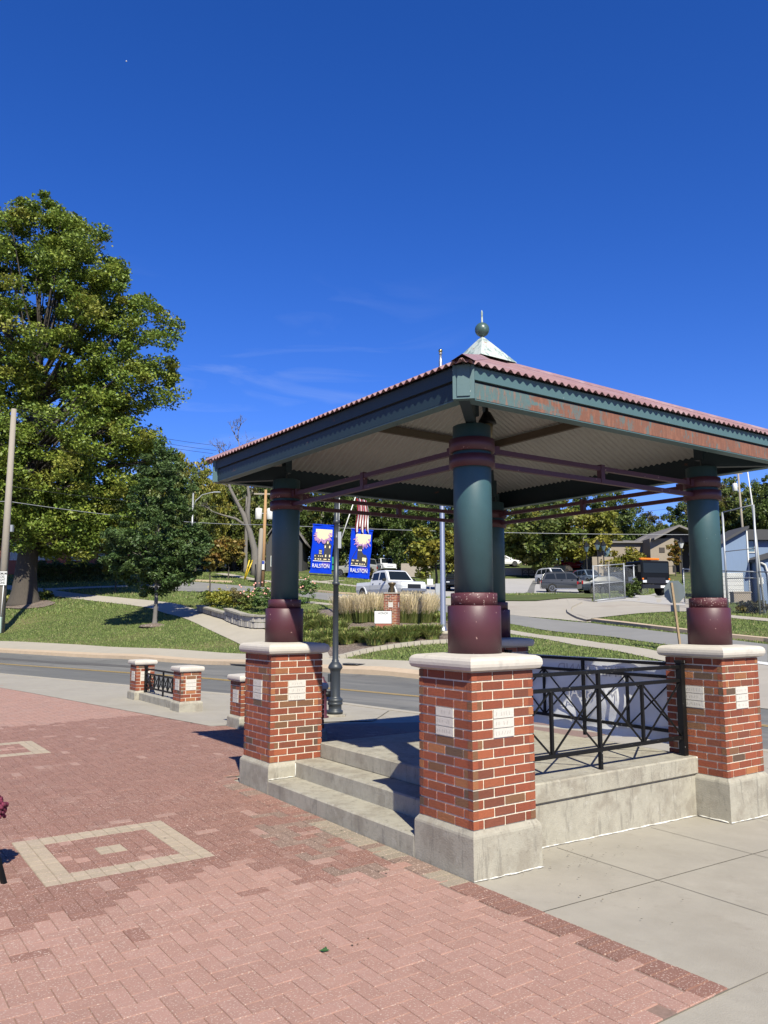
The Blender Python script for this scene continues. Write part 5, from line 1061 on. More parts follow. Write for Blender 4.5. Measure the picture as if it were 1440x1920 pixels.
# ------------------------------------------------------------------ vehicles
PT={}
def car(name,lab,cat,px,py,ang,kind,col,Y=None,group=None,scale=1.):
    P=G(px,py) if Y is None else at(px,py,Y)
    if Y is not None: P[2]=T1(P[0],P[1])
    r=empty(name,tuple(P),R_(ang),lab,cat,group); r.scale=(scale,)*3
    pm=PT.setdefault(col,paint('car_paint',col))
    K=dict( # (x, lower z, belt z, half width) stations ; cabin (x, roof z)
     suv=dict(st=[(-2.33,.5,1.0,.82),(-2.28,.38,1.12,.9),(-1.6,.33,1.15,.93),(0,.33,1.12,.94),(.95,.33,1.08,.94),(1.15,.34,1.06,.93),(2.05,.36,.98,.9),(2.3,.42,.85,.8),(2.36,.48,.72,.7)],cab=[(-2.24,1.1,1.12),(-1.95,1.12,1.72),(-1.4,1.12,1.8),(.2,1.1,1.79),(.45,1.1,1.74),(1.18,1.06,1.08)],wb=(-1.38,1.42),wr=.37,win=[[(-2.02,1.18),(-1.82,1.62),(-1.18,1.66),(-1.05,1.18)],[(-.97,1.18),(-1.05,1.66),(-.22,1.68),(-.18,1.18)],[(-.1,1.18),(-.13,1.68),(.36,1.66),(.9,1.16)]]),
     jeep=dict(st=[(-2.1,.55,1.1,.85),(-2.05,.42,1.2,.88),(0,.42,1.18,.9),(.8,.42,1.16,.9),(1.9,.45,1.12,.84),(2.05,.5,1.0,.8)],cab=[(-2.04,1.18,1.2),(-1.98,1.18,1.8),(.4,1.18,1.8),(.85,1.16,1.2)],wb=(-1.3,1.35),wr=.38,win=[[(-1.9,1.26),(-1.88,1.7),(-1.25,1.7),(-1.22,1.26)],[(-1.12,1.26),(-1.12,1.7),(-.4,1.7),(-.38,1.26)],[(-.28,1.26),(-.28,1.7),(.32,1.7),(.62,1.26)]]),
     sedan=dict(st=[(-2.3,.45,.8,.8),(-2.2,.33,.98,.88),(-1.4,.28,1.0,.91),(0,.28,.96,.92),(.9,.28,.93,.92),(2.0,.32,.78,.86),(2.3,.4,.62,.72)],cab=[(-1.75,.98,1.0),(-1.0,.99,1.4),(-.1,.97,1.45),(.3,.96,1.42),(1.15,.92,.94)],wb=(-1.38,1.38),wr=.33,win=[[(-1.42,1.04),(-.98,1.34),(-.38,1.38),(-.36,1.02)],[(-.28,1.02),(-.3,1.38),(.2,1.36),(.75,.98)]]),
     pickup=dict(st=[(-2.95,.6,1.05,.92),(-2.9,.5,1.22,.96),(-1.0,.48,1.22,.98),(-.9,.45,1.25,.99),(.9,.45,1.22,.99),(1.3,.48,1.22,.98),(2.45,.5,1.17,.96),(2.8,.5,1.1,.9),(2.88,.55,.95,.86)],cab=[(-1.0,1.22,1.25),(-.92,1.24,1.86),(-.5,1.25,1.93),(.55,1.24,1.93),(.78,1.24,1.88),(1.35,1.21,1.24)],wb=(-1.95,1.85),wr=.42,win=[[(-.78,1.32),(-.78,1.76),(-.02,1.8),(.02,1.32)],[(.12,1.32),(.1,1.8),(.62,1.78),(1.05,1.3)]]))[kind]
    mb=MB(); rings=[]
    for x,z0,z1,w_ in K['st']: rings.append([(x,-w_*.94,z0),(x,-w_,z0+(z1-z0)*.35),(x,-w_,z0+(z1-z0)*.7),(x,-w_*.93,z1),(x,w_*.93,z1),(x,w_,z0+(z1-z0)*.7),(x,w_,z0+(z1-z0)*.35),(x,w_*.94,z0)])
    mb.loft(rings,sm=False)
    W_=max(s[3] for s in K['st']); rings=[[(x,-W_*.93,zb-.02),(x,-W_*(.93-.17*min(1,(zt-zb)/.5)),zt-.05*min(1,(zt-zb)/.3)),(x,-W_*(.80-.14*min(1,(zt-zb)/.5)),zt),(x,W_*(.80-.14*min(1,(zt-zb)/.5)),zt),(x,W_*(.93-.17*min(1,(zt-zb)/.5)),zt-.05*min(1,(zt-zb)/.3)),(x,W_*.93,zb-.02)] for x,zb,zt in K['cab']]
    mb.loft(rings)
    # arches
    for xw in K['wb']:
        for s in (-1,1): mb.loft([[(xw+(K['wr']+.10)*math.cos(a),s*(W_-.10),K['wr']+.02+(K['wr']+.10)*math.sin(a)) for a in np.linspace(0,math.pi,13)],[(xw+(K['wr']+.10)*math.cos(a),s*(W_+.025),K['wr']+.02+(K['wr']+.10)*math.sin(a)) for a in np.linspace(0,math.pi,13)],[(xw+(K['wr']+.03)*math.cos(a),s*(W_+.025),K['wr']+.02+(K['wr']+.03)*math.sin(a)) for a in np.linspace(0,math.pi,13)]],cap=False,closed=False)
    body=mb.build('body',pm,r)
    if kind=='pickup':
        MB().box(-2.84,-.82,1.05,-1.04,.82,1.2235).build('load_bed',M['tyre'],r)
    for xw in K['wb']:
        for s in (-1,1): MB().loft([[(xw+(K['wr']+.045)*math.cos(a),yy,K['wr']+.01+(K['wr']+.045)*math.sin(a)) for a in np.linspace(0,2*math.pi,20,endpoint=False)] for yy in (s*(W_-.2),s*(W_+.006))]).build('wheel_well',M['tyre'],r)
    for wnd in K['win']:
        for s in (-1,1):
            zb0=[z for _,z in wnd]; zb=min(zb0); belt=K['cab'][1][1]
            def yy(z): return s*(W_*(.93-.17*min(1,max(0,(z-belt)/ (K['cab'][2][2]-.05-belt))))+.006)
            q=MB(); q.add([(x,yy(z),z) for x,z in wnd]+[(x,yy(z)-s*.01,z) for x,z in wnd],[(0,1,2,3),(4,5,6,7)]); q.build('side_window',M['glass'],r,fix=False)
    # windscreen and rear window, a hair off the cabin shell
    ca_=K['cab']; (xa,_,za),(xb,_,zb)=ca_[-1],ca_[-2]
    def scr(xa,za,xb,zb,nm,wa=.80,wb_=.64):
        d=Vector((xb-xa,0,zb-za)).normalized(); n_v=Vector((d.z,0,-d.x)); n_v=n_v if (n_v.x>0)==(xa>xb) else -n_v; o_=n_v*.012; A_=Vector((xa,0,za))+d*.06+o_;B_=Vector((xb,0,zb))-d*.05+o_
        q=MB(); q.add([(A_.x,-W_*wa,A_.z),(A_.x,W_*wa,A_.z),(B_.x,W_*wb_,B_.z),(B_.x,-W_*wb_,B_.z)],[(0,1,2,3)]); q.build(nm,M['glass'],r,fix=False)
    scr(xa,za,xb,zb,'windscreen'); (xc,_,zc),(xd,_,zd)=ca_[0],ca_[1]; scr(xc,zc,xd,zd,'rear_window')
    for xw in K['wb']:
        for s in (-1,1):
            w_=MB(); R0=K['wr']; y0,y1=s*(W_-.19),s*(W_+.03)
            w_.loft([[(xw+rr*math.cos(a),yy_,R0+rr*math.sin(a)) for a in np.linspace(0,2*math.pi,24,endpoint=False)] for rr,yy_ in ((R0*.9,y0),(R0,y0+s*.03),(R0,y1-s*.03),(R0*.92,y1))]); wo_=w_.build('wheel',M['tyre'],r)
            q=MB(); 
            q.loft([[(xw+R0*.62*math.cos(a),yy_,R0+R0*.62*math.sin(a)) for a in np.linspace(0,2*math.pi,20,endpoint=False)] for yy_ in (y1-s*.05,y1-s*.02)],mi=1)
            for a in range(5):
                an=a*1.2566+.3; q.bar((xw,y1+s*.004,R0),(xw+R0*.6*math.cos(an),y1+s*.004,R0+R0*.6*math.sin(an)),.07,.02)
            q.loft([[(xw+R0*rr*math.cos(a),y1+s*.006,R0+R0*rr*math.sin(a)) for a in np.linspace(0,2*math.pi,20,endpoint=False)] for rr in (.66,.56)],cap=False)
            q.build('rim',[M['rim'],M['chrome']],wo_)
    xf=K['st'][-1][0]; zf=K['st'][-1][2]; xr=K['st'][0][0]; wf=K['st'][-1][3]; big=kind=='pickup'
    MB().box(xf-.02,-wf*.55,zf-.30-(.1 if big else 0),xf+.03,wf*.55,zf-.02+(.05 if big else -.04),bev=.015).build('grille',M['chrome'],r)
    MB().box(xf-.12,-wf*1.02,.42+(.12 if big else 0),xf+.09,wf*1.02,.60+(.12 if big else 0),bev=.03).build('bumper',M['rim'] if big else pm,r)
    for s in (-1,1):
        a,b=sorted((s*wf*.62,s*wf*1.02)); MB().box(xf-.14,a,zf-.18,xf+.015,b,zf-.03,bev=.02).build('headlight',M['lampw'],r)
        a,b=sorted((s*K['st'][0][3]*.8,s*K['st'][0][3]*1.04)); MB().box(xr-.015,a,.78,xr+.1,b,1.05,bev=.02).build('tail_light',M['lampr'],r)
        MB().box(K['cab'][-1][0]-.35,min(s*W_*.98,s*(W_+.2)),1.2 if kind!='sedan' else 1.0,K['cab'][-1][0]-.22,max(s*W_*.98,s*(W_+.2)),1.38 if kind!='sedan' else 1.14,bev=.02).build('side_mirror',M['tyre'] if kind!='sedan' else pm,r)
        for xh in ((-.62,.28) if kind!='sedan' else (-.9,.0)):
            hz=1.08 if kind!='sedan' else .88; a,b=sorted((s*(W_-.01),s*(W_+.02))); MB().box(xh,a,hz,xh+.16,b,hz+.03).build('door_handle',M['chrome'],r)
    if kind in('suv',): 
        for s in (-1,1): MB().bar((-1.6,s*.62,1.84),(.1,s*.62,1.84),.04).bar((-1.6,s*.62,1.78),(-1.6,s*.62,1.84),.04).bar((.1,s*.62,1.78),(.1,s*.62,1.84),.04).build('roof_rail',M['chrome'],r)
        MB().box(-1.2,-.98,.28,1.0,-.86,.36).build('side_step',M['rim'],r)
    return r
car('pickup_truck','white crew cab pickup with dark grille driving on the side street','pickup',732,1136,-60,'pickup',(.72,.73,.75),Y=51)
car('boxy_suv','silver boxy off roader parked beyond the lamp post','suv',667,1100,150,'jeep',(.36,.36,.33),Y=82)
car('parked_suv','white parked suv just visible above the cab of the white pickup','suv',722,1090,-75,'suv',(.68,.69,.70),Y=98)
car('dark_pickup','dark blue grey pickup parked at the far left behind the pointed tree','pickup',374,1080,-4,'pickup',(.035,.045,.065),Y=92)
car('grey_suv','dark grey suv with silver wheels parked nearest in the lot','suv',1064,1114,-7,'suv',(.05,.053,.06),Y=70)
car('parked_suv','white suv directly behind the dark grey suv','suv',1038,1095,-70,'suv',(.65,.66,.68),Y=84)
car('parked_suv','black suv behind the roof of the white suv in the lot','suv',1052,1090,-120,'suv',(.015,.017,.02),Y=91)
car('parked_sedan','dark red sedan between the black suv and the blue hatchback','car',1076,1094,-150,'sedan',(.10,.015,.02),Y=86)
car('parked_suv','blue grey hatchback facing the camera beside the gate','car',1104,1094,-75,'suv',(.13,.17,.22),Y=82,scale=.92)
car('parked_sedan','dark sedan seen through the chain link gate','car',1142,1112,0,'sedan',(.035,.045,.06),Y=62,scale=1.0)
car('red_sedan','bright red sedan on the bank right of the distant flagpole','car',1072,1074,-8,'sedan',(.55,.015,.02),Y=106)
car('red_sedan','second red car farther right beneath the black street lamps','car',1102,1074,175,'sedan',(.42,.012,.02),Y=108)
car('white_sedan','white sedan parked at the left end of the upper lot','car',944,1074,4,'sedan',(.75,.76,.77),Y=108)
car('parked_suv','black suv half hidden behind the near column','suv',858,1110,-100,'suv',(.012,.013,.015),Y=66)
car('parked_suv','dark suv behind the chain link gate','suv',1155,1100,172,'suv',(.05,.06,.07),Y=68)
# cab over flatbed truck
P=at(1216,1120,55); P[2]=T1(P[0],P[1]); tk=empty('flatbed_truck',tuple(P),R_(-74),'black cab over flatbed truck with orange light bar behind the gate','truck'); bk=mat('black_paint_gloss',(.005,.006,.008),.4,spec=.2)
MB().box(-1.0,-1.12,.75,.95,1.12,2.35,bev=.08).build('cab',bk,tk); c2=MB(); c2.loft([[(.95,-1.12,1.5),(.9,-1.12,2.3),(.9,1.12,2.3),(.95,1.12,1.5)],[(1.02,-1.1,1.5),(.93,-1.05,2.28),(.93,1.05,2.28),(1.02,1.1,1.5)]]); 
MB().box(.955,-.98,1.52,.975,.98,2.2).build('windscreen',M['glass'],tk); MB().box(.956,-.9,1.72,.985,-.3,2.12).build('screen_reflection_panel',M['bwin'],tk) if False else None
for s in (-1,1):
    a,b=sorted((s*1.125,s*1.135)); MB().box(-.25,a,1.5,.75,b,2.15).build('side_window',M['glass'],tk)
    MB().bar((.85,s*1.12,2.0),(1.1,s*1.38,2.0),.03).box(1.05,s*1.38-.1,1.55,1.1,s*1.38+.1,2.05).build('wing_mirror',M['tyre'],tk)
    MB().box(.955,min(s*.75,s*1.05),.85,.985,max(s*.75,s*1.05),1.02).build('headlight',M['lampw'],tk); MB().box(.96,min(s*.98,s*1.1),1.06,.99,max(s*.98,s*1.1),1.16).build('indicator',M['amber'],tk)
MB().box(.955,-.72,.8,.985,.72,1.2).build('grille',M['chrome'],tk); MB().box(.9,-1.15,.45,1.08,1.15,.72,bev=.03).build('bumper',M['chrome'],tk); MB().box(1.085,.25,.5,1.09,.6,.66).build('licence_plate',M['signwhite'],tk)
MB().box(.1,-.75,2.42,.4,.75,2.58,bev=.05).build('light_bar',M['amber'],tk); MB().box(-1.35,-1.1,.9,-1.1,1.1,2.1).build('headboard',M['chrome'],tk); MB().box(-5.6,-1.15,.85,-1.35,1.15,1.05).build('flat_bed',M['chrome'],tk)
for xw in (.0,-4.0):
    for s in (-1,1):
        w_=MB().loft([[(xw+.46*math.cos(a),yy,.46+.46*math.sin(a)) for a in np.linspace(0,6.283,20,endpoint=False)] for yy in (s*.8,s*1.1)]).build('wheel',M['tyre'],tk); MB().loft([[(xw+.24*math.cos(a),yy,.46+.24*math.sin(a)) for a in np.linspace(0,6.283,16,endpoint=False)] for yy in (s*1.02,s*1.115)]).build('rim',M['rim'],w_)
MB().box(-.6,-1.139,.98,.3,-1.131,1.28).build('door_panel',M['signwhite'],tk)
# ------------------------------------------------------------------ buildings
def win(mbs,x,z,w,h,y,parent,name='window',m=None,fr=None):
    f=MB(); t=.07; f.box(x-w/2-t,y-.06,z-t,x+w/2+t,y+.05,z).box(x-w/2-t,y-.06,z+h,x+w/2+t,y+.05,z+h+t).box(x-w/2-t,y-.06,z,x-w/2,y+.05,z+h).box(x+w/2,y-.06,z,x+w/2+t,y+.05,z+h); o=f.build(name,fr or M['sidingwhite'],parent); MB().box(x-w/2,y-.02,z,x+w/2,y+.0,z+h).build('pane',m or M['bwin'],o)
def house(name,px0,px1,Y,yb,lab,wallm,h,rm,depth=9,cat='building',ang=0,gable=False,rh=1.8,ov=.5,wins=(),walltop=None):
    a=at(px0,yb,Y);b=at(px1,yb,Y); x0,x1=a[0],b[0]; zb=min(T1(x0,Y),T1(x1,Y))-.4; r=empty(name,((x0+x1)/2,Y,zb),R_(ang),lab,cat); hw=(x1-x0)/2
    MB().box(-hw,0,0,hw,depth,h+.4).build('wall',wallm,r); z=h+.4; rf=MB()
    if gable:   # ridge runs away from the camera
        rf.loft([[(-hw-ov,yy,z-.12),(0,yy,z+rh),(hw+ov,yy,z-.12),(hw+ov,yy,z-.30),(0,yy,z+rh-.2),(-hw-ov,yy,z-.30)] for yy in (-ov,depth+ov)]); gb=MB(); gb.loft([[(-hw,yy,z-.01),(hw,yy,z-.01),(0,yy,z+rh-.22)] for yy in (.01,depth-.01)]); gb.build('gable_wall',wallm,r)
    else: rf.loft([[(-hw-ov,-ov,z),(hw+ov,-ov,z),(hw+ov,depth+ov,z),(-hw-ov,depth+ov,z)],[(-hw-ov,-ov,z+.16),(hw+ov,-ov,z+.16),(hw+ov,depth+ov,z+.16),(-hw-ov,depth+ov,z+.16)],[(-hw+depth*.3,depth*.45,z+rh),(hw-depth*.3,depth*.45,z+rh),(hw-depth*.3,depth*.55,z+rh),(-hw+depth*.3,depth*.55,z+rh)]])
    rf.build('roof',rm,r)
    for wx,wy,ww,wh in wins:   # photo pixels: centre x, bottom y, width, height
        k=Y/FPX; win(None,(wx-(px0+px1)/2)*k,(1153.5-wy)*k+H-zb,ww*k,wh*k,0,r)
    return r
house('brick_building',-170,207,76,1088,'low brick building with pale windows behind the hedge and oak',M['hbrick'],4.4,M['shingle'],12,rh=1.0,wins=((24,1050,13,30),(75,1050,12,24),(93,1050,12,24),(145,1051,24,26),(188,1051,10,18),(-60,1050,20,26)))
P=at(77,1026,75); cn=MB().box(-.9,-1.6,-.12,1.1,.1,.12).build('porch_canopy',M['sidingwhite']); cn.location=P; tag(cn,'white porch canopy on the brick building above the twin windows','canopy')
house('white_house',378,442,104,1062,'white house with pale eaves behind the orange tinged young trees',M['sidingwhite'],2.9,M['sidingwhite'],8,gable=False,rh=1.2,wins=((405,1052,10,12),(425,1052,8,12)))
house('grey_house',498,566,98,1076,'grey shingled house with steep roof behind the tan utility pole',M['shingledark'],3.6,M['shingle'],8,gable=True,rh=4.0,wins=((512,1062,8,18),(540,1062,10,14)))
house('pink_house',930,1003,128,1062,'pale pink stucco house above the upper lot at left',M['pink'],3.2,M['shingle'],8,rh=1.2,wins=((950,1044,10,8),(975,1044,10,8)))
bb=house('beige_building',1122,1206,98,1078,'beige office building with hipped grey roof and dark gabled entrance',M['siding'],3.9,M['shingle'],12,rh=1.0,wins=((1140,1050,12,24),))
kk=98/FPX; xo=lambda p:(p-1164)*kk
MB().box(xo(1206),-3,0,xo(1250),8,4.6).build('front_wall',M['siding'],bb); MB().box(xo(1250),1.2,0,xo(1330),8,5.0).build('entrance_recess',M['beam'],bb)
g_=MB(); z=(1153.5-1016)*kk+H-bb.location.z; zp=(1153.5-995)*kk+H-bb.location.z
g_.loft([[(xo(1208),yy,z-.2),(xo(1254),yy,zp),(xo(1312),yy,z-.1),(xo(1312),yy,z+.15),(xo(1254),yy,zp+.25),(xo(1208),yy,z+.05)] for yy in (-4.2,9)]); g_.build('gable_roof',M['shingle'],bb)
MB().add([(xo(1225),-2.9,z-.3),(xo(1300),-2.9,z-.3),(xo(1254),-2.9,zp-.1),(xo(1225),-2.7,z-.3),(xo(1300),-2.7,z-.3),(xo(1254),-2.7,zp-.1)],[(0,1,2),(3,5,4),(0,2,5,3),(1,4,5,2),(0,3,4,1)]).build('gable_panel',M['beam'],bb)
MB().box(xo(1222),-3.06,2.9,xo(1232),-3.01,3.5).build('wall_emblem',M['beam'],bb)
rz_=(1153.5-1003)*kk+H-bb.location.z
MB().loft([[(xo(1180),0,z-.4),(xo(1345),0,z-.4),(xo(1345),10,z-.4),(xo(1180),10,z-.4)],[(xo(1235),4,rz_+.2),(xo(1345),4,rz_+1.2),(xo(1345),6,rz_+1.2),(xo(1235),6,rz_+.2)]]).build('main_roof',M['shingle'],bb)
for px_ in (1262,1287): MB().box(xo(px_)-.15,-2.7,0,xo(px_)+.15,-2.4,z).build('entrance_post',M['beam'],bb)
P=at(1105,1074,96); lw_=MB().box(-1.2,0,0,1.4,.3,2.4); o=lw_.build('beige_wall',M['siding']); P[2]=T1(P[0],P[1]); o.location=(P[0]+1.6,P[1],P[2]); tag(o,'short beige wall panel left of the beige building','wall')
# blue shed
P=at(1380,1136,53); zb=T1(P[0],P[1])-.3; kk=53/FPX; sh=empty('blue_shed',(P[0],53,zb),R_(0),'light blue vertical sided shed with dark roof at the right edge','shed'); xo=lambda p:(p-1380)*kk; zo=lambda y:(1153.5-y)*kk+H-zb
mb=MB(); mb.loft([[(xo(1336),yy,0),(xo(1408),yy,0),(xo(1408),yy,zo(994)),(xo(1336),yy,zo(1033))] for yy in (0,2.5)]); mb.build('wall',M['sidingblue'],sh)
MB().loft([[(xo(1326),yy,zo(1037)),(xo(1408),yy,zo(992)),(xo(1408),yy,zo(987)),(xo(1326),yy,zo(1032))] for yy in (-.4,2.8)]).build('roof',M['shingledark'],sh)
MB().box(xo(1408),1.5,0,xo(1530),8,zo(1010)).build('rear_wing',M['sidingblue'],sh); MB().box(xo(1406),1.0,zo(1010),xo(1540),8.4,zo(990)).build('wing_roof',M['shingledark'],sh)
win(None,xo(1430),zo(1032),.7,.9,1.5,sh); 
MB().loft([[(xo(1414),yy,0),(xo(1530),yy,0),(xo(1530),yy,zo(1020)),(xo(1414),yy,zo(1052))] for yy in (-1.0,1.4)]).build('front_wing',M['sidingblue'],sh); MB().loft([[(xo(1408),yy,zo(1056)),(xo(1540),yy,zo(1016)),(xo(1540),yy,zo(1011)),(xo(1408),yy,zo(1051))] for yy in (-1.3,1.5)]).build('front_roof',M['shingledark'],sh)
gd=MB(); 
for j in range(7): gd.box(xo(1356),-.05,zo(1130)+j*.285,xo(1396),-.01,zo(1130)+j*.285+.27)
gd.build('garage_door',M['sidingwhite'],sh)
MB().tube([(xo(1413),-1.08,zo(1056)),(xo(1424),-1.1,zo(1062)),(xo(1429),-1.1,zo(1080)),(xo(1430),-1.1,zo(1132))],.08,8).build('downpipe',M['sidingwhite'],sh); MB().box(xo(1410),-1.2,zo(1097),xo(1418),-1.02,zo(1085)).build('meter_box',M['signwhite'],sh)
MB().box(xo(1406.5),-.06,0,xo(1409),-.005,zo(996)).build('corner_trim',M['signwhite'],sh)
P=at(1389,1130,51.5); P[2]=T1(P[0],P[1]); o=MB().box(-.55,-.3,.15,.55,.3,.75).box(-.6,-.35,.75,.6,.35,.82).build('wooden_crate',M['siding']); o.location=P; tag(o,'tan wooden box standing before the garage door of the blue shed','crate')
# ------------------------------------------------------------------ fences
def mesh_panel(A,B,z0,z1,sp=.14,w_=.006):
    A=Vector(A);B=Vector(B); L_=(B-A).length; d=(B-A)/L_; mb=MB(); h=z1-z0; n_=int((L_+h)/sp)
    nrm=Vector((-d.y,d.x,0))*w_
    for i in range(n_+1):
        for sgn in (1,-1):
            s0=-h+i*sp if sgn>0 else i*sp; p=[]
            a=max(0,s0) if sgn>0 else min(L_,s0); 
            if sgn>0: sa,sb=max(0,s0),min(L_,s0+h); za,zb_=z0+(sa-s0),z0+(sb-s0)
            else: sa,sb=min(L_,s0),max(0,s0-h); za,zb_=z0+(s0-sa),z0+(s0-sb)
            if abs(sa-sb)<.02: continue
            p=A+d*sa+Vector((0,0,za));q=A+d*sb+Vector((0,0,zb_)); u=Vector((0,0,w_))
            mb.add([p-u,p+u,q+u,q-u],[(0,1,2,3)])
    return mb
def chain_fence(pts,h,lab,name='chain_link_fence',cat='fence',mid_=False):
    Pw=[Vector(G(a,b)) for a,b in pts]; O=Pw[0].copy(); r=empty(name,tuple(O),0,lab,cat)
    for i,p in enumerate(Pw): q=p-O; MB().tube([q+Vector((0,0,-.1)),q+Vector((0,0,h+.05))],.045,8).build('fence_post',M['galv'],r)
    for a,b in zip(Pw[:-1],Pw[1:]):
        a=a-O;b=b-O; up=Vector((0,0,h)); rl_=MB().tube([a+up,b+up],.035,6); 
        if mid_: rl_.tube([a+up*.5,b+up*.5],.035,6).tube([a+up*.04,b+up*.04],.035,6); m=(a+b)/2; rl_.tube([m+up*.03,m+up],.03,6)
        rl_.build('rail',M['galv'],r); mesh_panel((a.x,a.y,min(a.z,b.z)),(b.x,b.y,min(a.z,b.z)),.05,h,.12,.008).build('wire_mesh',M['galv'],r,fix=False)
    return r
chain_fence([(1114,1129),(1172,1123)],2.15,'open chain link gate leaf with braced frame left of the black truck','chain_link_gate','gate',True)
chain_fence([(1172,1122),(1190,1116),(1215,1113)],2.0,'short chain link fence run behind the dark bush')
chain_fence([(1284,1130),(1308,1134),(1345,1140),(1365,1147),(1425,1152),(1500,1158)],2.0,'chain link fence in front of the blue shed at the right')
tf=[Vector(G(1365,1147)),Vector(G(1425,1152))]; r=empty('net_frame',tuple(tf[0]),0,'tall thin pale pipe frame standing over the fence before the shed','frame'); O=tf[0]; k=mpp(tf[0])
for p,ty in ((tf[0],960),(tf[1],950)): q=p-O; MB().tube([q,q+Vector((0,0,(1148-ty)*k))],.055,8).build('frame_post',M['galv'],r)
a=Vector((0,0,188*k)); b=tf[1]-O+Vector((0,0,198*k)); MB().tube([a,b],.03,6).build('top_pipe',M['galv'],r)
for f_ in (.33,.6): MB().tube([Vector((0,0,188*k*f_)),tf[1]-O+Vector((0,0,198*k*f_))],.025,6).build('cross_pipe',M['galv'],r)
P=G(1434,1150); o=MB().tube([(0,0,0),(-.3,0,5.5),(-.62,0,9.4)],[.06,.04,.012],8).build('whip_antenna',M['signwhite']); o.location=P; tag(o,'tall thin white whip pole tapering upward near the right edge','mast')
# distant fixtures
def small_lamp(px,py,ty,lab,glow=False,Y=None):
    P=at(px,py,Y); P[2]=T1(P[0],P[1]); k=mpp(P); h=H+(1153.5-ty)*k-P[2]; r=empty('black_street_lamp',tuple(P),0,lab,'street lamp','black lantern lamps by the lot')
    s=k/.055; MB().lathe([(.12*s,0),(.07*s,.5),(.055*s,h-1.1*s)],0,0,10).build('lamp_post',M['black'],r); MB().lathe([(.12*s,h-1.1*s),(.32*s,h-.55*s)],0,0,8,sm=False).build('lantern_glass',M['bwin'] if not glow else M['signwhite'],r); MB().lathe([(.38*s,h-.55*s),(.12*s,h-.15*s),(.03*s,h)],0,0,8,sm=False).build('lantern_cap',M['black'],r)
small_lamp(1101,1075,1015,'black lantern lamp nearest the pale leaning trunk',Y=90); small_lamp(1122,1078,1011,'largest black lantern lamp left of the beige building',Y=80); small_lamp(1133,1074,1013,'black lantern lamp with white notice on its post',Y=92); small_lamp(1280,1080,1008,'black lantern lamp with pale globe before the building entrance',True,Y=80)
P=at(1048,1076,100); P[2]=T1(P[0],P[1]); k=mpp(P); df=empty('distant_flagpole',tuple(P),0,'thin dark flagpole with small striped flag beyond the parking lot','flagpole'); hh=H+(1153.5-958)*k-P[2]
MB().lathe([(.11,0),(.06,hh)],0,0,10).build('pole',M['postgrey'],df); fm=MB()
for i in range(12):
    for j in range(6): f_=lambda i,j:(.05+.36*j/6,.12*math.sin(j*1.3+i*.3),hh-.5-2.1*i/12-.25*j/6); fm.add([f_(i,j),f_(i,j+1),f_(i+1,j+1),f_(i+1,j)],[(0,1,2,3)],mi=j%2)
fm.build('flag_cloth',[M['red'],M['white']],df,fix=False)
P=at(948,1086,99);Q=at(1010,1084,99); o=MB().box(0,0,0,Q[0]-P[0],.4,1.0).build('block_retaining_wall',M['blockwall']); o.location=(P[0],P[1],T1(P[0],P[1])-.1); tag(o,'tan block retaining wall at the back of the parking lot','retaining wall')
P=at(980,1086,97.5); fr2=MB(); 
for i in range(4): fr2.box(i*.75-.07,-.05,0,i*.75+.07,.08,1.0)
for z in (.85,.3): fr2.box(-.1,-.02,z,2.35,.03,z+.12)
for i in range(3): fr2.bar((i*.75,.0,.3),((i+1)*.75,.0,.9),.06).bar((i*.75,.0,.9),((i+1)*.75,.0,.3),.06)
o=fr2.build('timber_railing',M['beam']); o.location=(P[0],P[1],T1(P[0],P[1])); tag(o,'dark timber railing with crossed braces at the back of the lot','railing')
# low wall and far items behind the pickup
P=at(752,1092,88);Q=at(790,1092,88); o=MB().box(0,0,0,Q[0]-P[0]+1.0,.4,1.5).build('block_retaining_wall',M['blockwall']); o.location=(P[0],P[1],T1(P[0],P[1])); tag(o,'pale low wall behind the hood of the white pickup','retaining wall')
P=G(822,1125); o=MB().box(-.22,-.15,0,.22,.15,1.1,bev=.03).build('utility_cabinet',M['galv']); o.location=P; tag(o,'small grey cabinet left of the steel flagpole','cabinet')

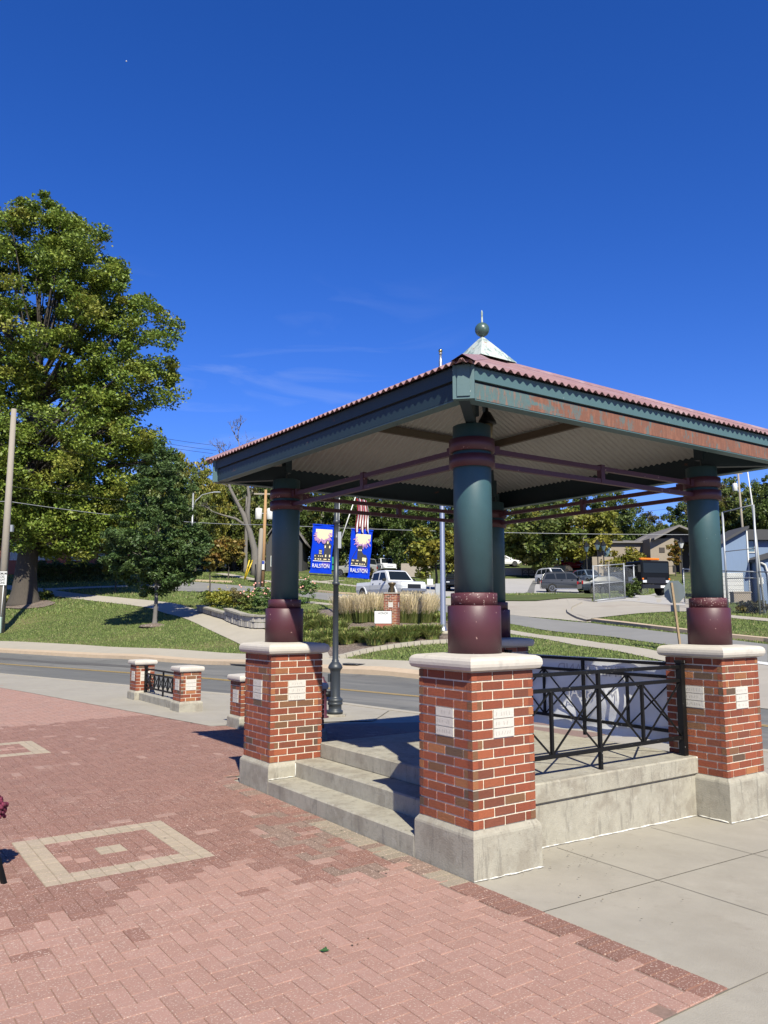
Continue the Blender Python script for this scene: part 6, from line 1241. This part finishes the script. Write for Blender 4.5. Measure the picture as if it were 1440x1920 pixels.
# ------------------------------------------------------------------ short mown grass blades over the nearer lawns
def inside(poly,x,y):
    r=np.zeros(len(x),bool); n=len(poly)
    for i in range(n):
        x1,y1=poly[i];x2,y2=poly[(i+1)%n]
        if y1==y2: continue
        c=((y1>y)!=(y2>y))&(x<(x2-x1)*(y-y1)/(y2-y1)+x1); r^=c
    return r
def grass(n,x0,x1,y0,y1,sz):
    x=rng.uniform(x0,x1,n); y=y0+(y1-y0)*rng.random(n)**1.25
    k=(np.abs(x/y)<.53)&(y>np.interp(x,fex,fey)+.5); x=x[k];y=y[k]
    for s_ in STRIPS:
        if len(x)==0: break
        m=inside(s_,x,y); x=x[~m];y=y[~m]
    z=np.concatenate([T(x[i:i+4000],y[i:i+4000]) for i in range(0,len(x),4000)])-.03; n=len(x)
    a=rng.uniform(0,6.28,n); h=sz*(.5+rng.random(n)); w_=sz*.35*(.6+.8*rng.random(n)); lx,ly=rng.normal(0,.35,n)*h,rng.normal(0,.35,n)*h
    v=np.stack([np.c_[x-np.cos(a)*w_,y-np.sin(a)*w_,z],np.c_[x+np.cos(a)*w_,y+np.sin(a)*w_,z],np.c_[x+lx,y+ly,z+h]],1).reshape(-1,3).astype(np.float32)
    me=bpy.data.meshes.new('mown_grass'); me.vertices.add(3*n); me.vertices.foreach_set('co',v.ravel()); me.loops.add(3*n); me.loops.foreach_set('vertex_index',np.arange(3*n,dtype=np.int32)); me.polygons.add(n); me.polygons.foreach_set('loop_start',np.arange(0,3*n,3,dtype=np.int32)); me.polygons.foreach_set('loop_total',np.full(n,3,dtype=np.int32))
    P_=np.array([(.145,.19,.055),(.17,.21,.065),(.125,.17,.05),(.26,.24,.12),(.21,.22,.09)]); pt=.5+.5*np.sin(x*.9+np.sin(y*.7)*2)*np.sin(y*1.1+np.sin(x*.5)*2); dry=rng.random(n)<.12+.3*np.clip(pt-.55,0,1); idx=np.where(dry,3+rng.integers(0,2,n),rng.integers(0,3,n)); c=P_[idx]*(.85+.3*rng.random(n))[:,None]
    ca=me.color_attributes.new('Col','FLOAT_COLOR','POINT'); ca.data.foreach_set('color',np.repeat(np.c_[c,np.ones(n)],3,axis=0).astype(np.float32).ravel()); me.materials.append(M['grassblade']); me.update(); me.validate(); o=bpy.data.objects.new('mown_grass',me); C.objects.link(o); tag(o,kind='stuff')
grass(330000,-24,26,20,52,.06)
grass(90000,-40,40,50,85,.11)
